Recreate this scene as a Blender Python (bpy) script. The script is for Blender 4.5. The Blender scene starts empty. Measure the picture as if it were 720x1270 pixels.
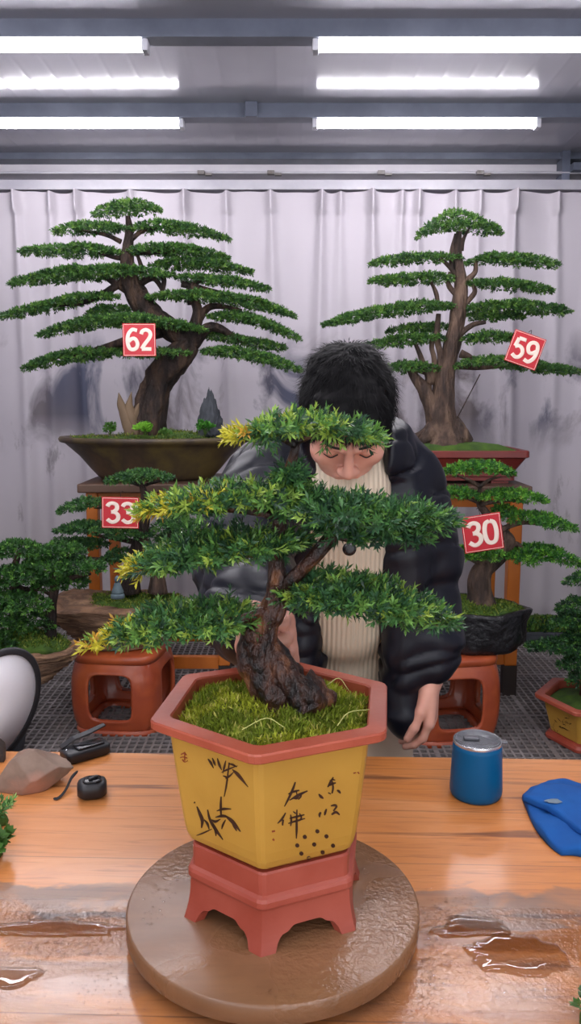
import bpy, bmesh, math, random
import numpy as np
from mathutils import Vector, Matrix

random.seed(7)
RNG = np.random.default_rng(11)
PI = math.pi
SC = bpy.context.scene
COL = SC.collection

# ------------------------------------------------------------------ camera model
CAM_Z, TILT, FPX = 1.39, math.radians(8.0), 1000.0
CT, ST = math.cos(TILT), math.sin(TILT)

def ray(px, py):
    u, v = (px - 360.0) / FPX, (635.0 - py) / FPX
    return np.array([u, CT + v * ST, -ST + v * CT])

def P(px, py, Y):
    """point of the room at distance Y in front of the camera seen at a pixel"""
    d = ray(px, py)
    return np.array([0, 0, CAM_Z]) + d * (Y / d[1])

def TP(px, py, z):
    """point on the horizontal plane of height z"""
    d = ray(px, py)
    return np.array([0, 0, CAM_Z]) + d * ((z - CAM_Z) / d[2])

# ------------------------------------------------------------------ object helpers
ORG = {}

def V3(p):
    return np.asarray(p, dtype=float)

def thing(name, label, cat, loc, group=None):
    o = bpy.data.objects.new(name, None)
    o.empty_display_size = 0.05
    COL.objects.link(o)
    o.location = tuple(float(c) for c in loc)
    o['label'] = label
    o['category'] = cat
    if group:
        o['group'] = group
    ORG[o.name] = V3(loc)
    return o

def tag(o, label, cat, group=None, kind=None):
    o['label'] = label
    o['category'] = cat
    if group:
        o['group'] = group
    if kind:
        o['kind'] = kind
    return o

def mk(name, verts, faces, mat, parent=None, org=None, smooth=True, midx=None, col=None, label=None):
    """one mesh object from world coordinates; parent: a thing or a part of one"""
    verts = np.asarray(verts, dtype=np.float64).reshape(-1, 3)
    if parent is not None:
        o3 = ORG[parent.name]
    else:
        if org is None:
            mn, mx = verts.min(0), verts.max(0)
            org = [(mn[0] + mx[0]) / 2, (mn[1] + mx[1]) / 2, mn[2]]
        o3 = V3(org)
    me = bpy.data.meshes.new(name)
    v = (verts - o3).astype(np.float32)
    if isinstance(faces, np.ndarray):
        nf, k = faces.shape
        me.vertices.add(len(v))
        me.vertices.foreach_set('co', v.ravel())
        me.loops.add(nf * k)
        me.loops.foreach_set('vertex_index', faces.astype(np.int32).ravel())
        me.polygons.add(nf)
        me.polygons.foreach_set('loop_start', np.arange(0, nf * k, k, dtype=np.int32))
        me.update(calc_edges=True)
    else:
        me.from_pydata(v.tolist(), [], [list(f) for f in faces])
    mats = mat if isinstance(mat, (list, tuple)) else [mat]
    for m in mats:
        me.materials.append(m)
    if midx is not None:
        me.polygons.foreach_set('material_index', np.asarray(midx, dtype=np.int32))
    if smooth:
        me.polygons.foreach_set('use_smooth', np.ones(len(me.polygons), dtype=bool))
    if col is not None:
        a = me.attributes.new('Col', 'FLOAT_COLOR', 'POINT')
        c = np.ones((len(v), 4), dtype=np.float32)
        c[:, :3] = col
        a.data.foreach_set('color', c.ravel())
    me.validate()
    me.update()
    o = bpy.data.objects.new(name, me)
    COL.objects.link(o)
    if parent is not None:
        o.parent = parent
        ORG[o.name] = o3
    else:
        o.location = tuple(o3)
        ORG[o.name] = o3
    if label:
        o['label'] = label
    return o

def struct(o):
    o['kind'] = 'structure'
    return o

def mod_bevel(o, w, seg=2, ang=40):
    m = o.modifiers.new('bevel', 'BEVEL')
    m.width = w; m.segments = seg; m.limit_method = 'ANGLE'; m.angle_limit = math.radians(ang)
    return o

def mod_sub(o, n=1):
    m = o.modifiers.new('sub', 'SUBSURF'); m.levels = n; m.render_levels = n
    return o

def mod_solid(o, t, off=-1):
    m = o.modifiers.new('solid', 'SOLIDIFY'); m.thickness = t; m.offset = off
    return o

def copy_tree(o, parent=None):
    c = o.copy()
    COL.objects.link(c)
    if parent is not None:
        c.parent = parent
    for ch in list(o.children):
        copy_tree(ch, c)
    return c

class MB:
    """collects shapes that make up ONE mesh"""
    def __init__(s):
        s.v, s.f, s.m, s.n = [], [], [], 0
    def add(s, v, f, m=0):
        v = np.asarray(v, dtype=float).reshape(-1, 3)
        s.v.append(v)
        for q in f:
            s.f.append([int(i) + s.n for i in q]); s.m.append(m)
        s.n += len(v)
        return s
    def box(s, a, b, rz=0, piv=None, m=0):
        a, b = V3(a), V3(b)
        v = np.array([[x, y, z] for x in (a[0], b[0]) for y in (a[1], b[1]) for z in (a[2], b[2])])
        if rz:
            c = (a + b) / 2 if piv is None else V3(piv)
            R = np.array([[math.cos(rz), -math.sin(rz), 0], [math.sin(rz), math.cos(rz), 0], [0, 0, 1]])
            v = (v - c) @ R.T + c
        return s.add(v, [(0, 1, 3, 2), (4, 6, 7, 5), (0, 4, 5, 1), (2, 3, 7, 6), (0, 2, 6, 4), (1, 5, 7, 3)], m)
    def tube(s, pts, rad, seg=10, m=0, smooth=4, rough=0, seed=0, cap=True, freq=9.0, flat=1.0):
        v, f = sweep(pts, rad, seg, smooth, rough, seed, cap, freq, flat)
        return s.add(v, f, m)
    def lathe(s, prof, c, seg=40, m=0, sx=1, sy=1, cap0=True, cap1=True):
        """prof: (radius, z) from bottom to top"""
        c = V3(c)
        v, f = [], []
        for r, z in prof:
            for i in range(seg):
                a = 2 * PI * i / seg
                v.append((c[0] + r * sx * math.cos(a), c[1] + r * sy * math.sin(a), c[2] + z))
        for k in range(len(prof) - 1):
            for i in range(seg):
                j = (i + 1) % seg
                f.append((k * seg + i, k * seg + j, (k + 1) * seg + j, (k + 1) * seg + i))
        if cap0: f.append(tuple(range(seg))[::-1])
        if cap1: f.append(tuple((len(prof) - 1) * seg + i for i in range(seg)))
        return s.add(v, f, m)
    def loft(s, rings, m=0, cap0=True, cap1=True):
        n = len(rings[0])
        v = np.concatenate([V3(r) for r in rings])
        f = []
        for k in range(len(rings) - 1):
            for i in range(n):
                j = (i + 1) % n
                f.append((k * n + i, k * n + j, (k + 1) * n + j, (k + 1) * n + i))
        if cap0: f.append(tuple(range(n))[::-1])
        if cap1: f.append(tuple((len(rings) - 1) * n + i for i in range(n)))
        return s.add(v, f, m)
    def build(s, name, mat, parent=None, org=None, smooth=True, label=None):
        return mk(name, np.concatenate(s.v), s.f, mat, parent, org, smooth, s.m, None, label)

def catmull(pts, vals, sub):
    pts = np.asarray(pts, float); vals = np.asarray(vals, float)
    A = np.concatenate([pts, vals.reshape(len(pts), -1)], 1)
    if sub <= 1 or len(A) < 2:
        return A[:, :3], A[:, 3]
    B = np.concatenate([[2 * A[0] - A[1]], A, [2 * A[-1] - A[-2]]])
    out = []
    for i in range(1, len(B) - 2):
        p0, p1, p2, p3 = B[i - 1], B[i], B[i + 1], B[i + 2]
        for k in range(sub):
            t = k / sub
            out.append(0.5 * ((2 * p1) + (-p0 + p2) * t + (2 * p0 - 5 * p1 + 4 * p2 - p3) * t * t + (-p0 + 3 * p1 - 3 * p2 + p3) * t ** 3))
    out.append(A[-1])
    out = np.array(out)
    return out[:, :3], np.maximum(out[:, 3], 1e-4)

def snoise(p, seed=0, f=1.0, octv=3):
    """cheap smooth pseudo noise, numpy, about -1..1"""
    p = np.asarray(p, float)
    r = np.random.default_rng(seed)
    out = np.zeros(p.shape[:-1]); amp = 1; tot = 0
    for o in range(octv):
        for k in range(3):
            d = r.normal(size=3); d /= np.linalg.norm(d)
            d2 = r.normal(size=3); d2 /= np.linalg.norm(d2)
            w = f * 2 ** o * r.uniform(.8, 1.3)
            out += amp * np.sin(p @ d * w * 2 + r.uniform(0, 6.28) + 1.3 * np.sin(p @ d2 * w * 1.7 + r.uniform(0, 6.28))) / 3
        tot += amp; amp *= .55
    return out / tot * 1.7

def sweep(pts, rad, seg=10, sub=4, rough=0, seed=0, cap=True, freq=9.0, flat=1.0):
    pts, rad = catmull(pts, rad, sub)
    n = len(pts)
    T = np.gradient(pts, axis=0)
    T /= np.linalg.norm(T, axis=1)[:, None] + 1e-12
    up = np.array([0, 1.0, 0]) if abs(T[0][1]) < .9 else np.array([1.0, 0, 0])
    N = np.cross(T[0], up); N /= np.linalg.norm(N)
    v = np.zeros((n, seg, 3))
    ang = np.arange(seg) * 2 * PI / seg
    for i in range(n):
        N = N - T[i] * (N @ T[i]); N /= np.linalg.norm(N)
        B = np.cross(T[i], N)
        v[i] = pts[i] + rad[i] * (np.cos(ang)[:, None] * N * 1.0 + np.sin(ang)[:, None] * B * flat)
    if rough:
        c = pts[:, None, :]
        d = v - c
        # bark: ridges running along the limb
        q = np.concatenate([np.broadcast_to(np.cos(ang)[None, :, None] * 1.2, (n, seg, 1)), np.broadcast_to(np.sin(ang)[None, :, None] * 1.2, (n, seg, 1)),
                            np.broadcast_to((np.arange(n) / max(n - 1, 1) * 1.5)[:, None, None], (n, seg, 1))], 2)
        k = snoise(q, seed, 1.6, 3) * .6 + snoise(v * freq, seed + 5, 1.0, 2) * .6
        k = k + .35 * snoise(v * freq * 3.2 * np.array([1, 1, .45]), seed + 9, 1.0, 2)
        v = c + d * (1 + rough * k)[..., None]
    f = []
    for k in range(n - 1):
        for i in range(seg):
            j = (i + 1) % seg
            f.append((k * seg + i, k * seg + j, (k + 1) * seg + j, (k + 1) * seg + i))
    if cap:
        f.append(tuple(range(seg))[::-1]); f.append(tuple((n - 1) * seg + i for i in range(seg)))
    return v.reshape(-1, 3), f

def ico(sub=3):
    bm = bmesh.new()
    bmesh.ops.create_icosphere(bm, subdivisions=sub, radius=1)
    v = np.array([q.co[:] for q in bm.verts]); f = [[q.index for q in p.verts] for p in bm.faces]
    bm.free()
    return v, f

def rock_mesh(c, s, seed, amp=.25, f=1.3, sub=4, flat_bottom=None, layers=0, rz=0, octv=4):
    v, fa = ico(sub)
    n = snoise(v, seed, f, octv)
    r = 1 + amp * n
    if layers:
        r = r + .5 * amp * np.sign(np.sin(v[:, 2] * layers + 1.5 * snoise(v, seed + 3, .8, 2))) * (1 - abs(v[:, 2])) * .6
    v = v * r[:, None] * V3(s)
    if rz:
        R = np.array([[math.cos(rz), -math.sin(rz), 0], [math.sin(rz), math.cos(rz), 0], [0, 0, 1]])
        v = v @ R.T
    v = v + V3(c)
    if flat_bottom is not None:
        v[:, 2] = np.maximum(v[:, 2], flat_bottom)
    return v, fa

# ------------------------------------------------------------------ materials
def lin(c):
    c = np.asarray(c, float) / 255.0
    r = np.where(c <= .04045, c / 12.92, ((c + .055) / 1.055) ** 2.4)
    return (float(r[0]), float(r[1]), float(r[2]), 1.0)

def newmat(name):
    m = bpy.data.materials.new(name)
    m.use_nodes = True
    nt = m.node_tree
    return m, nt, nt.nodes['Principled BSDF']

def nd(nt, t, **kw):
    n = nt.nodes.new(t)
    for k, v in kw.items():
        setattr(n, k, v)
    return n

def coords(nt, scale=(1, 1, 1), loc=(0, 0, 0), rot=(0, 0, 0)):
    tc = nd(nt, 'ShaderNodeTexCoord'); mp = nd(nt, 'ShaderNodeMapping')
    mp.inputs['Scale'].default_value = scale
    mp.inputs['Location'].default_value = loc
    mp.inputs['Rotation'].default_value = rot
    nt.links.new(tc.outputs['Object'], mp.inputs['Vector'])
    return mp.outputs['Vector']

def noise_tex(nt, vec, scale, detail=4, rough=.55, dist=0):
    n = nd(nt, 'ShaderNodeTexNoise')
    n.inputs['Scale'].default_value = scale; n.inputs['Detail'].default_value = detail
    n.inputs['Roughness'].default_value = rough; n.inputs['Distortion'].default_value = dist
    nt.links.new(vec, n.inputs['Vector'])
    return n.outputs['Fac']

def ramp(nt, fac, stops):
    r = nd(nt, 'ShaderNodeValToRGB')
    e = r.color_ramp.elements
    e[0].position = max(0, stops[0][0]); e[1].position = min(1, stops[-1][0])
    for p, c in stops[1:-1]:
        e.new(p)
    for k, (p, c) in enumerate(stops):
        e[k].color = c if len(c) == 4 else lin(c)
    nt.links.new(fac, r.inputs['Fac'])
    return r.outputs['Color']

def math_(nt, op, a, b=None, clamp=False):
    n = nd(nt, 'ShaderNodeMath', operation=op); n.use_clamp = clamp
    for i, x in enumerate((a, b)):
        if x is None: continue
        if isinstance(x, (int, float)): n.inputs[i].default_value = x
        else: nt.links.new(x, n.inputs[i])
    return n.outputs[0]

def mixc(nt, fac, a, b, mode='MIX'):
    n = nd(nt, 'ShaderNodeMix', data_type='RGBA', blend_type=mode)
    for k, x in ((0, fac), (6, a), (7, b)):
        if isinstance(x, (int, float)): n.inputs[k].default_value = x
        elif isinstance(x, tuple): n.inputs[k].default_value = x
        else: nt.links.new(x, n.inputs[k])
    return n.outputs[2]

def bump(nt, bs, h, strength=.3, dist=.01):
    b = nd(nt, 'ShaderNodeBump')
    b.inputs['Strength'].default_value = strength; b.inputs['Distance'].default_value = dist
    nt.links.new(h, b.inputs['Height'])
    nt.links.new(b.outputs['Normal'], bs.inputs['Normal'])

def pm(name, c1, c2=None, scale=8, stretch=(1, 1, 1), rough=.5, metal=0, bmp=0, bscale=None, spec=.5, coat=0, detail=4, lo=.35, hi=.65, bdist=.004, c3=None):
    """noise driven principled material"""
    m, nt, bs = newmat(name)
    vec = coords(nt, stretch)
    f = noise_tex(nt, vec, scale, detail)
    c2 = c2 or [min(255, int(x * .85)) for x in c1]
    stops = [(lo, c1), (hi, c2)]
    if c3: stops = [(lo, c1), ((lo + hi) / 2, c2), (hi, c3)]
    nt.links.new(ramp(nt, f, stops), bs.inputs['Base Color'])
    bs.inputs['Roughness'].default_value = rough
    bs.inputs['Metallic'].default_value = metal
    bs.inputs['Specular IOR Level'].default_value = spec
    bs.inputs['Coat Weight'].default_value = coat
    if bmp:
        h = noise_tex(nt, vec, bscale or scale * 3, 5 if detail > 2 else 2)
        bump(nt, bs, h, bmp, bdist)
    return m

def leafmat(name, rough=.45, trans=.3):
    m, nt, bs = newmat(name)
    at = nd(nt, 'ShaderNodeAttribute', attribute_name='Col')
    nt.links.new(at.outputs['Color'], bs.inputs['Base Color'])
    bs.inputs['Roughness'].default_value = rough
    bs.inputs['Specular IOR Level'].default_value = .45
    tr = nd(nt, 'ShaderNodeBsdfTranslucent')
    nt.links.new(at.outputs['Color'], tr.inputs['Color'])
    mx = nd(nt, 'ShaderNodeMixShader'); mx.inputs[0].default_value = trans
    out = nt.nodes['Material Output']
    nt.links.new(bs.outputs[0], mx.inputs[1]); nt.links.new(tr.outputs[0], mx.inputs[2])
    nt.links.new(mx.outputs[0], out.inputs['Surface'])
    return m

def emit(name, c, s):
    m, nt, bs = newmat(name)
    bs.inputs['Base Color'].default_value = lin(c)
    bs.inputs['Emission Color'].default_value = lin(c)
    bs.inputs['Emission Strength'].default_value = s
    return m

# ------------------------------------------------------------------ foliage
def unit(a):
    return a / (np.linalg.norm(a, axis=-1, keepdims=True) + 1e-9)

def blades(base, dirn, nrm, L, W):
    """simple 4 corner kite leaves"""
    N = len(base)
    dirn = unit(dirn); side = unit(np.cross(dirn, nrm)); n2 = np.cross(side, dirn)
    L = L[:, None]; W = W[:, None]
    m = base + dirn * L * .5 + n2 * L * .08
    v = np.stack([base - side * W * .12, m + side * W * .5, base + dirn * L, m - side * W * .5], 1)
    f = np.arange(N)[:, None] * 4 + np.array([[0, 1, 2, 3]])
    return v.reshape(-1, 3), f

def sprigs(pos, axis, per, L, W, spread, rng, palette, wts, slen, colr=None, fan=1.0):
    """clusters of leaves round short shoots. returns verts, faces, colours"""
    M = len(pos)
    axis = unit(axis)
    ref = np.where(abs(axis[:, 2:3]) < .9, np.array([[0, 0, 1.0]]), np.array([[1.0, 0, 0]]))
    a = unit(np.cross(axis, ref)); b = np.cross(axis, a)
    k = np.arange(per)
    th = k[None] * 2.39996 + rng.uniform(0, 6.28, (M, 1))
    fr = (k / max(per - 1, 1))[None]
    op = (spread * (1 - .55 * fr)) + rng.normal(0, .15, (M, per))
    rad = np.cos(th)[..., None] * a[:, None] + np.sin(th)[..., None] * b[:, None]
    d = axis[:, None] * np.cos(op)[..., None] + rad * np.sin(op)[..., None]
    base = pos[:, None] + axis[:, None] * (fr * slen)[..., None] 
    nrm = axis[:, None] * np.sin(op)[..., None] - rad * np.cos(op)[..., None] + rng.normal(0, .2, (M, per, 3))
    LL = L * rng.uniform(.7, 1.2, (M, per)) * (1 - .25 * fr)
    WW = W * rng.uniform(.8, 1.2, (M, per))
    base = base.reshape(-1, 3); d = d.reshape(-1, 3); nrm = nrm.reshape(-1, 3)
    if colr is None:
        pal = np.array([lin(c)[:3] for c in palette])
        ci = rng.choice(len(pal), size=M, p=np.array(wts) / sum(wts))
        colr = pal[ci]
    c = np.repeat(colr, per, 0) * rng.uniform(.75, 1.25, (M * per, 1))
    v, f = blades(base, d, nrm, LL.ravel(), WW.ravel())
    return v, f, np.repeat(c, 4, 0)

def pad_points(spine, half, depth, n, rng, seed, taper=(.35, .35), top=.72, ydir=(0, 1, 0)):
    """points and outward axes over a flat cloud of foliage. spine (K,3); half: half height; depth: half width"""
    sp, hh = catmull(spine, np.ones(len(spine)), 12)
    K = len(sp)
    seg = np.linalg.norm(np.diff(sp, axis=0), axis=1); cum = np.concatenate([[0], np.cumsum(seg)]); tot = cum[-1]
    # rejection by local width
    t = rng.uniform(0, 1, n * 3)
    w = np.minimum(1, (np.minimum(t / max(taper[0], 1e-3), 1)) ** .6) * np.minimum(1, (np.minimum((1 - t) / max(taper[1], 1e-3), 1)) ** .6)
    keep = rng.uniform(0, 1, len(t)) < .25 + .75 * w
    t, w = t[keep][:n], w[keep][:n]
    n = len(t)
    c = np.stack([np.interp(t * tot, cum, sp[:, k]) for k in range(3)], 1)
    tx = np.stack([np.interp(np.clip(t * tot + .01, 0, tot), cum, sp[:, k]) - np.interp(np.clip(t * tot - .01, 0, tot), cum, sp[:, k]) for k in range(3)], 1)
    tx = unit(tx)
    ang = rng.uniform(0, PI, n)
    isb = rng.uniform(0, 1, n) > top
    vv = np.cos(ang) * np.sqrt(rng.uniform(.25, 1, n))
    edge = 1 + .30 * snoise(np.stack([t * tot * 1.0, np.sign(vv) * 3, vv * .3], 1) * 9, seed, 1.0, 2)
    lump = 1 + .45 * snoise(np.stack([t * tot, vv * depth, 0 * t], 1) * 14, seed + 1, 1.0, 2)
    yd = unit(V3(ydir)[None])
    h = half * w * np.sqrt(np.maximum(1 - vv ** 2, 0.02)) * lump
    h = np.where(isb, -h * rng.uniform(.1, .6, n), h * rng.uniform(.55, 1.0, n))
    pos = c + yd * (vv * depth * w * edge)[:, None] + np.array([[0, 0, 1.0]]) * h[:, None]
    endf = (t - .5) * 2
    ax = np.array([[0, 0, 1.0]]) * np.where(isb, -.15, .75)[:, None] + yd * (vv * 1.1)[:, None] + tx * (np.sign(endf) * np.abs(endf) ** 3 * 1.2)[:, None] + rng.normal(0, .42, (n, 3))
    return pos, ax, t, vv

# ================================================================== camera, world
cd = bpy.data.cameras.new('camera'); cam = bpy.data.objects.new('camera', cd); COL.objects.link(cam)
cam.location = (0, 0, CAM_Z); cam.rotation_euler = (PI / 2 - TILT, 0, 0)
cd.sensor_fit = 'VERTICAL'; cd.sensor_height = 36; cd.lens = 36 * FPX / 1270.0
cd.clip_start = .02
SC.camera = cam
SC.view_settings.view_transform = 'Standard'
SC.view_settings.look = 'None'
SC.view_settings.gamma = 1; SC.view_settings.exposure = 0.40
SC.view_settings.use_curve_mapping = False
w = bpy.data.worlds.new('world'); SC.world = w; w.use_nodes = True
bg = w.node_tree.nodes['Background']
bg.inputs[0].default_value = (.93, .95, 1.0, 1); bg.inputs[1].default_value = 1.6

# ================================================================== materials of the room
M = {}
M['steel_blue'] = pm('steel_blue', (98, 104, 120), (80, 86, 102), 5, rough=.45, metal=.0)
M['rail_grey'] = pm('rail_grey', (176, 174, 182), (160, 158, 168), 6, rough=.4)
M['wallw'] = pm('wall_white', (226, 222, 228), (210, 206, 214), 3, rough=.25)
M['sidewall'] = pm('side_wall', (196, 192, 198), (182, 178, 186), 3, rough=.6)
M['cap'] = pm('lamp_cap', (200, 200, 208), (185, 185, 195), 5, rough=.5)
M['tube'] = emit('lamp_diffuser', (255, 250, 255), 34.0)
M['floor'] = pm('floor_concrete', (26, 24, 24), (16, 15, 15), 6, rough=.9, bmp=.3)
M['grate'] = pm('floor_grate', (138, 132, 130), (112, 106, 105), 5, rough=.6, c3=(124, 116, 112))

# ceiling: glossy white sheet with seams running away from the camera
m, nt, bs = newmat('ceiling_sheet')
vec = coords(nt)
f = noise_tex(nt, vec, 1.2, 3)
nt.links.new(ramp(nt, f, [(.3, (168, 167, 176)), (.7, (152, 151, 161))]), bs.inputs['Base Color'])
bs.inputs['Roughness'].default_value = .14
bs.inputs['Specular IOR Level'].default_value = .6
wv = nd(nt, 'ShaderNodeTexWave', wave_type='BANDS', bands_direction='X', wave_profile='SIN')
wv.inputs['Scale'].default_value = 2.6; wv.inputs['Distortion'].default_value = .3
nt.links.new(vec, wv.inputs['Vector'])
pw = math_(nt, 'POWER', wv.outputs['Fac'], 14)
n2 = noise_tex(nt, coords(nt, (1, .3, 1)), 9, 2)
hh = math_(nt, 'ADD', math_(nt, 'MULTIPLY', pw, .5), math_(nt, 'MULTIPLY', n2, .5))
bump(nt, bs, hh, .25, .006)
M['ceiling'] = m

# ================================================================== shell
def boxobj(name, a, b, mat, bev=0, parent=None):
    o = MB().box(a, b).build(name, mat, parent, smooth=False)
    if bev: mod_bevel(o, bev)
    return o

HC = 2.78
struct(boxobj('floor', (-3.1, -2.2, -.1), (3.1, 5.1, 0.0), M['floor']))
struct(boxobj('ceiling', (-3.1, -2.2, HC), (3.1, 5.1, HC + .06), M['ceiling']))
struct(boxobj('wall_back', (-3.1, 4.93, 0), (3.1, 5.1, HC), M['wallw']))
struct(boxobj('wall_left', (-3.15, -2.2, 0), (-3.0, 5.1, HC), M['sidewall']))
struct(boxobj('wall_right', (3.0, -2.2, 0), (3.15, 5.1, HC), M['sidewall']))
# purlins under the ceiling, one behind each row of lamps
ROWS = [3.25, 4.11, 2.39, 1.53, .67, -.19, -1.05]
for k, y in enumerate(ROWS):
    mb = MB().box((-3.0, y - .05, HC - .062), (3.0, y + .012, HC + .01)).box((-3.0, y - .062, HC - .068), (3.0, y + .02, HC - .06))
    struct(mb.build('trim_%d' % (k + 1), M['steel_blue'], smooth=False))
mb = MB().box((-3.0, 4.84, HC - .03), (3.0, 4.94, HC + .01)).box((-3.0, 4.82, HC - .04), (3.0, 4.94, HC - .025))
struct(mb.build('trim_8', M['steel_blue'], smooth=False))
# corner bracket and post at the right end
c = P(705, 200, 4.78)
mb = MB().box((c[0] - .03, 4.80, 2.60), (c[0] + .015, 4.9, HC)).box((c[0] + .015, 4.74, 2.66), (c[0] + .2, 4.84, 2.70))
struct(mb.build('trim_9', M['steel_blue'], smooth=False))
# joint plate on the second purlin
c = P(311, 131, 4.02)
struct(mod_bevel(MB().box((c[0] - .03, 4.03, HC - .07), (c[0] + .03, 4.06, HC)).build('trim_10', M['steel_blue'], smooth=False), .004))

# plastic floor grating: real bars over the dark ground
mb = MB()
gx0, gx1, gy0, gy1 = -2.2, 2.2, 2.3, 4.75
x = gx0; i = 0
while x < gx1:
    wdt = .020 if i % 14 == 0 else .0085
    mb.box((x - wdt / 2, gy0, .004), (x + wdt / 2, gy1, .02)); x += .033; i += 1
y = gy0; i = 0
while y < gy1:
    wdt = .020 if i % 14 == 0 else .0085
    mb.box((gx0, y - wdt / 2, .003), (gx1, y + wdt / 2, .0205)); y += .038; i += 1
g = mb.build('floor_grating', M['grate'], smooth=False); struct(g)

# ================================================================== lamps
def tube_lamp(x0, y, label):
    L = 1.09
    z = HC - .082
    t = thing('tube_lamp', label, 'lamp', (x0 + L / 2, y - .02, HC - .068), 'batten lamps under the ceiling')
    n = 14
    ring = []
    for xx in (x0 + .022, x0 + L - .022):
        ring.append([(xx, y - .02 + .024 * math.cos(a), z - .002 + .020 * math.sin(a)) for a in np.linspace(0, 2 * PI, n, endpoint=False)])
    MB().loft(ring).build('diffuser', M['tube'], t)
    mod_bevel(MB().box((x0 + .01, y - .04, z + .014), (x0 + L - .01, y, z + .024)).build('batten', M['cap'], t, smooth=False), .002)
    for a, b in ((x0, x0 + .024), (x0 + L - .024, x0 + L)):
        mod_bevel(MB().box((a, y - .047, z - .026), (b, y + .007, z + .022)).build('end_cap', M['cap'], t, smooth=False), .004)
    return t

tube_lamp(-.53 - 1.09, 3.25, 'lit white tube lamp at upper left, in the nearer of the two rows')
tube_lamp(.082, 3.25, 'lit white tube lamp at upper right, in the nearer of the two rows')
tube_lamp(-.51 - 1.09, 4.11, 'lit white tube lamp at left, in the far row close to the curtain')
tube_lamp(.105, 4.11, 'lit white tube lamp at right, in the far row close to the curtain')
for y in ROWS[2:]:  # unseen lamp rows, added to brighten the foreground
    for x0 in (-1.61, .09):
        tube_lamp(x0, y, 'lit white tube lamp overhead, in an unseen row added to light the foreground')

# ================================================================== curtain rail and curtain
t = thing('curtain_rail', 'long pale grey curtain track running across the top of the white curtain', 'curtain rail', (0, 4.83, 2.56))
mb = MB().box((-2.98, 4.80, 2.575), (2.98, 4.93, 2.615)).box((-2.98, 4.795, 2.568), (2.98, 4.805, 2.622)).box((-2.98, 4.80, 2.655), (2.98, 4.93, 2.668))
mod_bevel(mb.build('track', M['rail_grey'], t, smooth=False), .003)
M['brk'] = pm('bracket_dark', (92, 84, 80), (130, 126, 126), 20, rough=.5)
for px in (252, 338, 474, 596):
    c = P(px, 220, 4.8)
    mod_bevel(MB().box((c[0] - .03, 4.765, 2.645), (c[0] + .01, 4.80, 2.665)).box((c[0] + .012, 4.77, 2.64), (c[0] + .05, 4.80, 2.652)).build('bracket', M['brk'], t, smooth=False), .002)

m, nt, bs = newmat('curtain_cloth')
vec = coords(nt)
big = noise_tex(nt, coords(nt, (1.0, 1.0, .6), (3.1, 0, 1.7)), 2.3, 6, .62, .6)
sp = nd(nt, 'ShaderNodeSeparateXYZ'); nt.links.new(vec, sp.inputs[0])
def band(a, b, c_, d):
    W_, K_ = (1.0, 1.0, 1.0, 1.0), (0.0, 0.0, 0.0, 1.0)
    return ramp(nt, math_(nt, 'DIVIDE', sp.outputs['Z'], 2.6), [(max(a, 0), K_), (max(b, .001), W_), (c_, W_), (d, K_)])
bz = band(.40, .50, .60, .70)
ink = math_(nt, 'MULTIPLY', ramp(nt, big, [(.49, (0, 0, 0)), (.60, (255, 255, 255))]), bz)
b2 = band(.15, .22, .45, .6)
fine = noise_tex(nt, coords(nt, (2.0, 1, .7), (0, 0, 4)), 3.0, 6, .7)
ink2 = math_(nt, 'MULTIPLY', ramp(nt, fine, [(.60, (0, 0, 0)), (.68, (255, 255, 255))]), b2)
base = ramp(nt, noise_tex(nt, coords(nt, (1, 1, .25)), 1.6, 3), [(.3, (214, 208, 216)), (.7, (198, 192, 200))])
warm = ramp(nt, noise_tex(nt, coords(nt, (1, 1, .5), (9, 0, 0)), 1.2, 3), [(.4, (78, 84, 108)), (.6, (126, 116, 118))])
c1 = mixc(nt, math_(nt, 'MULTIPLY', ink, .95), base, warm)
c2 = mixc(nt, math_(nt, 'MULTIPLY', ink2, .6), c1, lin((110, 104, 108)))
# lower hem has gone grey and yellowish
dirt = math_(nt, 'MULTIPLY', band(0, .001, .18, .42), .38)
c3 = mixc(nt, dirt, c2, lin((168, 160, 156)))
nt.links.new(c3, bs.inputs['Base Color']); bs.inputs['Roughness'].default_value = .8
tr = nd(nt, 'ShaderNodeBsdfTranslucent'); nt.links.new(c3, tr.inputs['Color'])
mx = nd(nt, 'ShaderNodeMixShader'); mx.inputs[0].default_value = .2
nt.links.new(bs.outputs[0], mx.inputs[1]); nt.links.new(tr.outputs[0], mx.inputs[2]); nt.links.new(mx.outputs[0], nt.nodes['Material Output'].inputs['Surface'])
M['curtain'] = m

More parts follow.
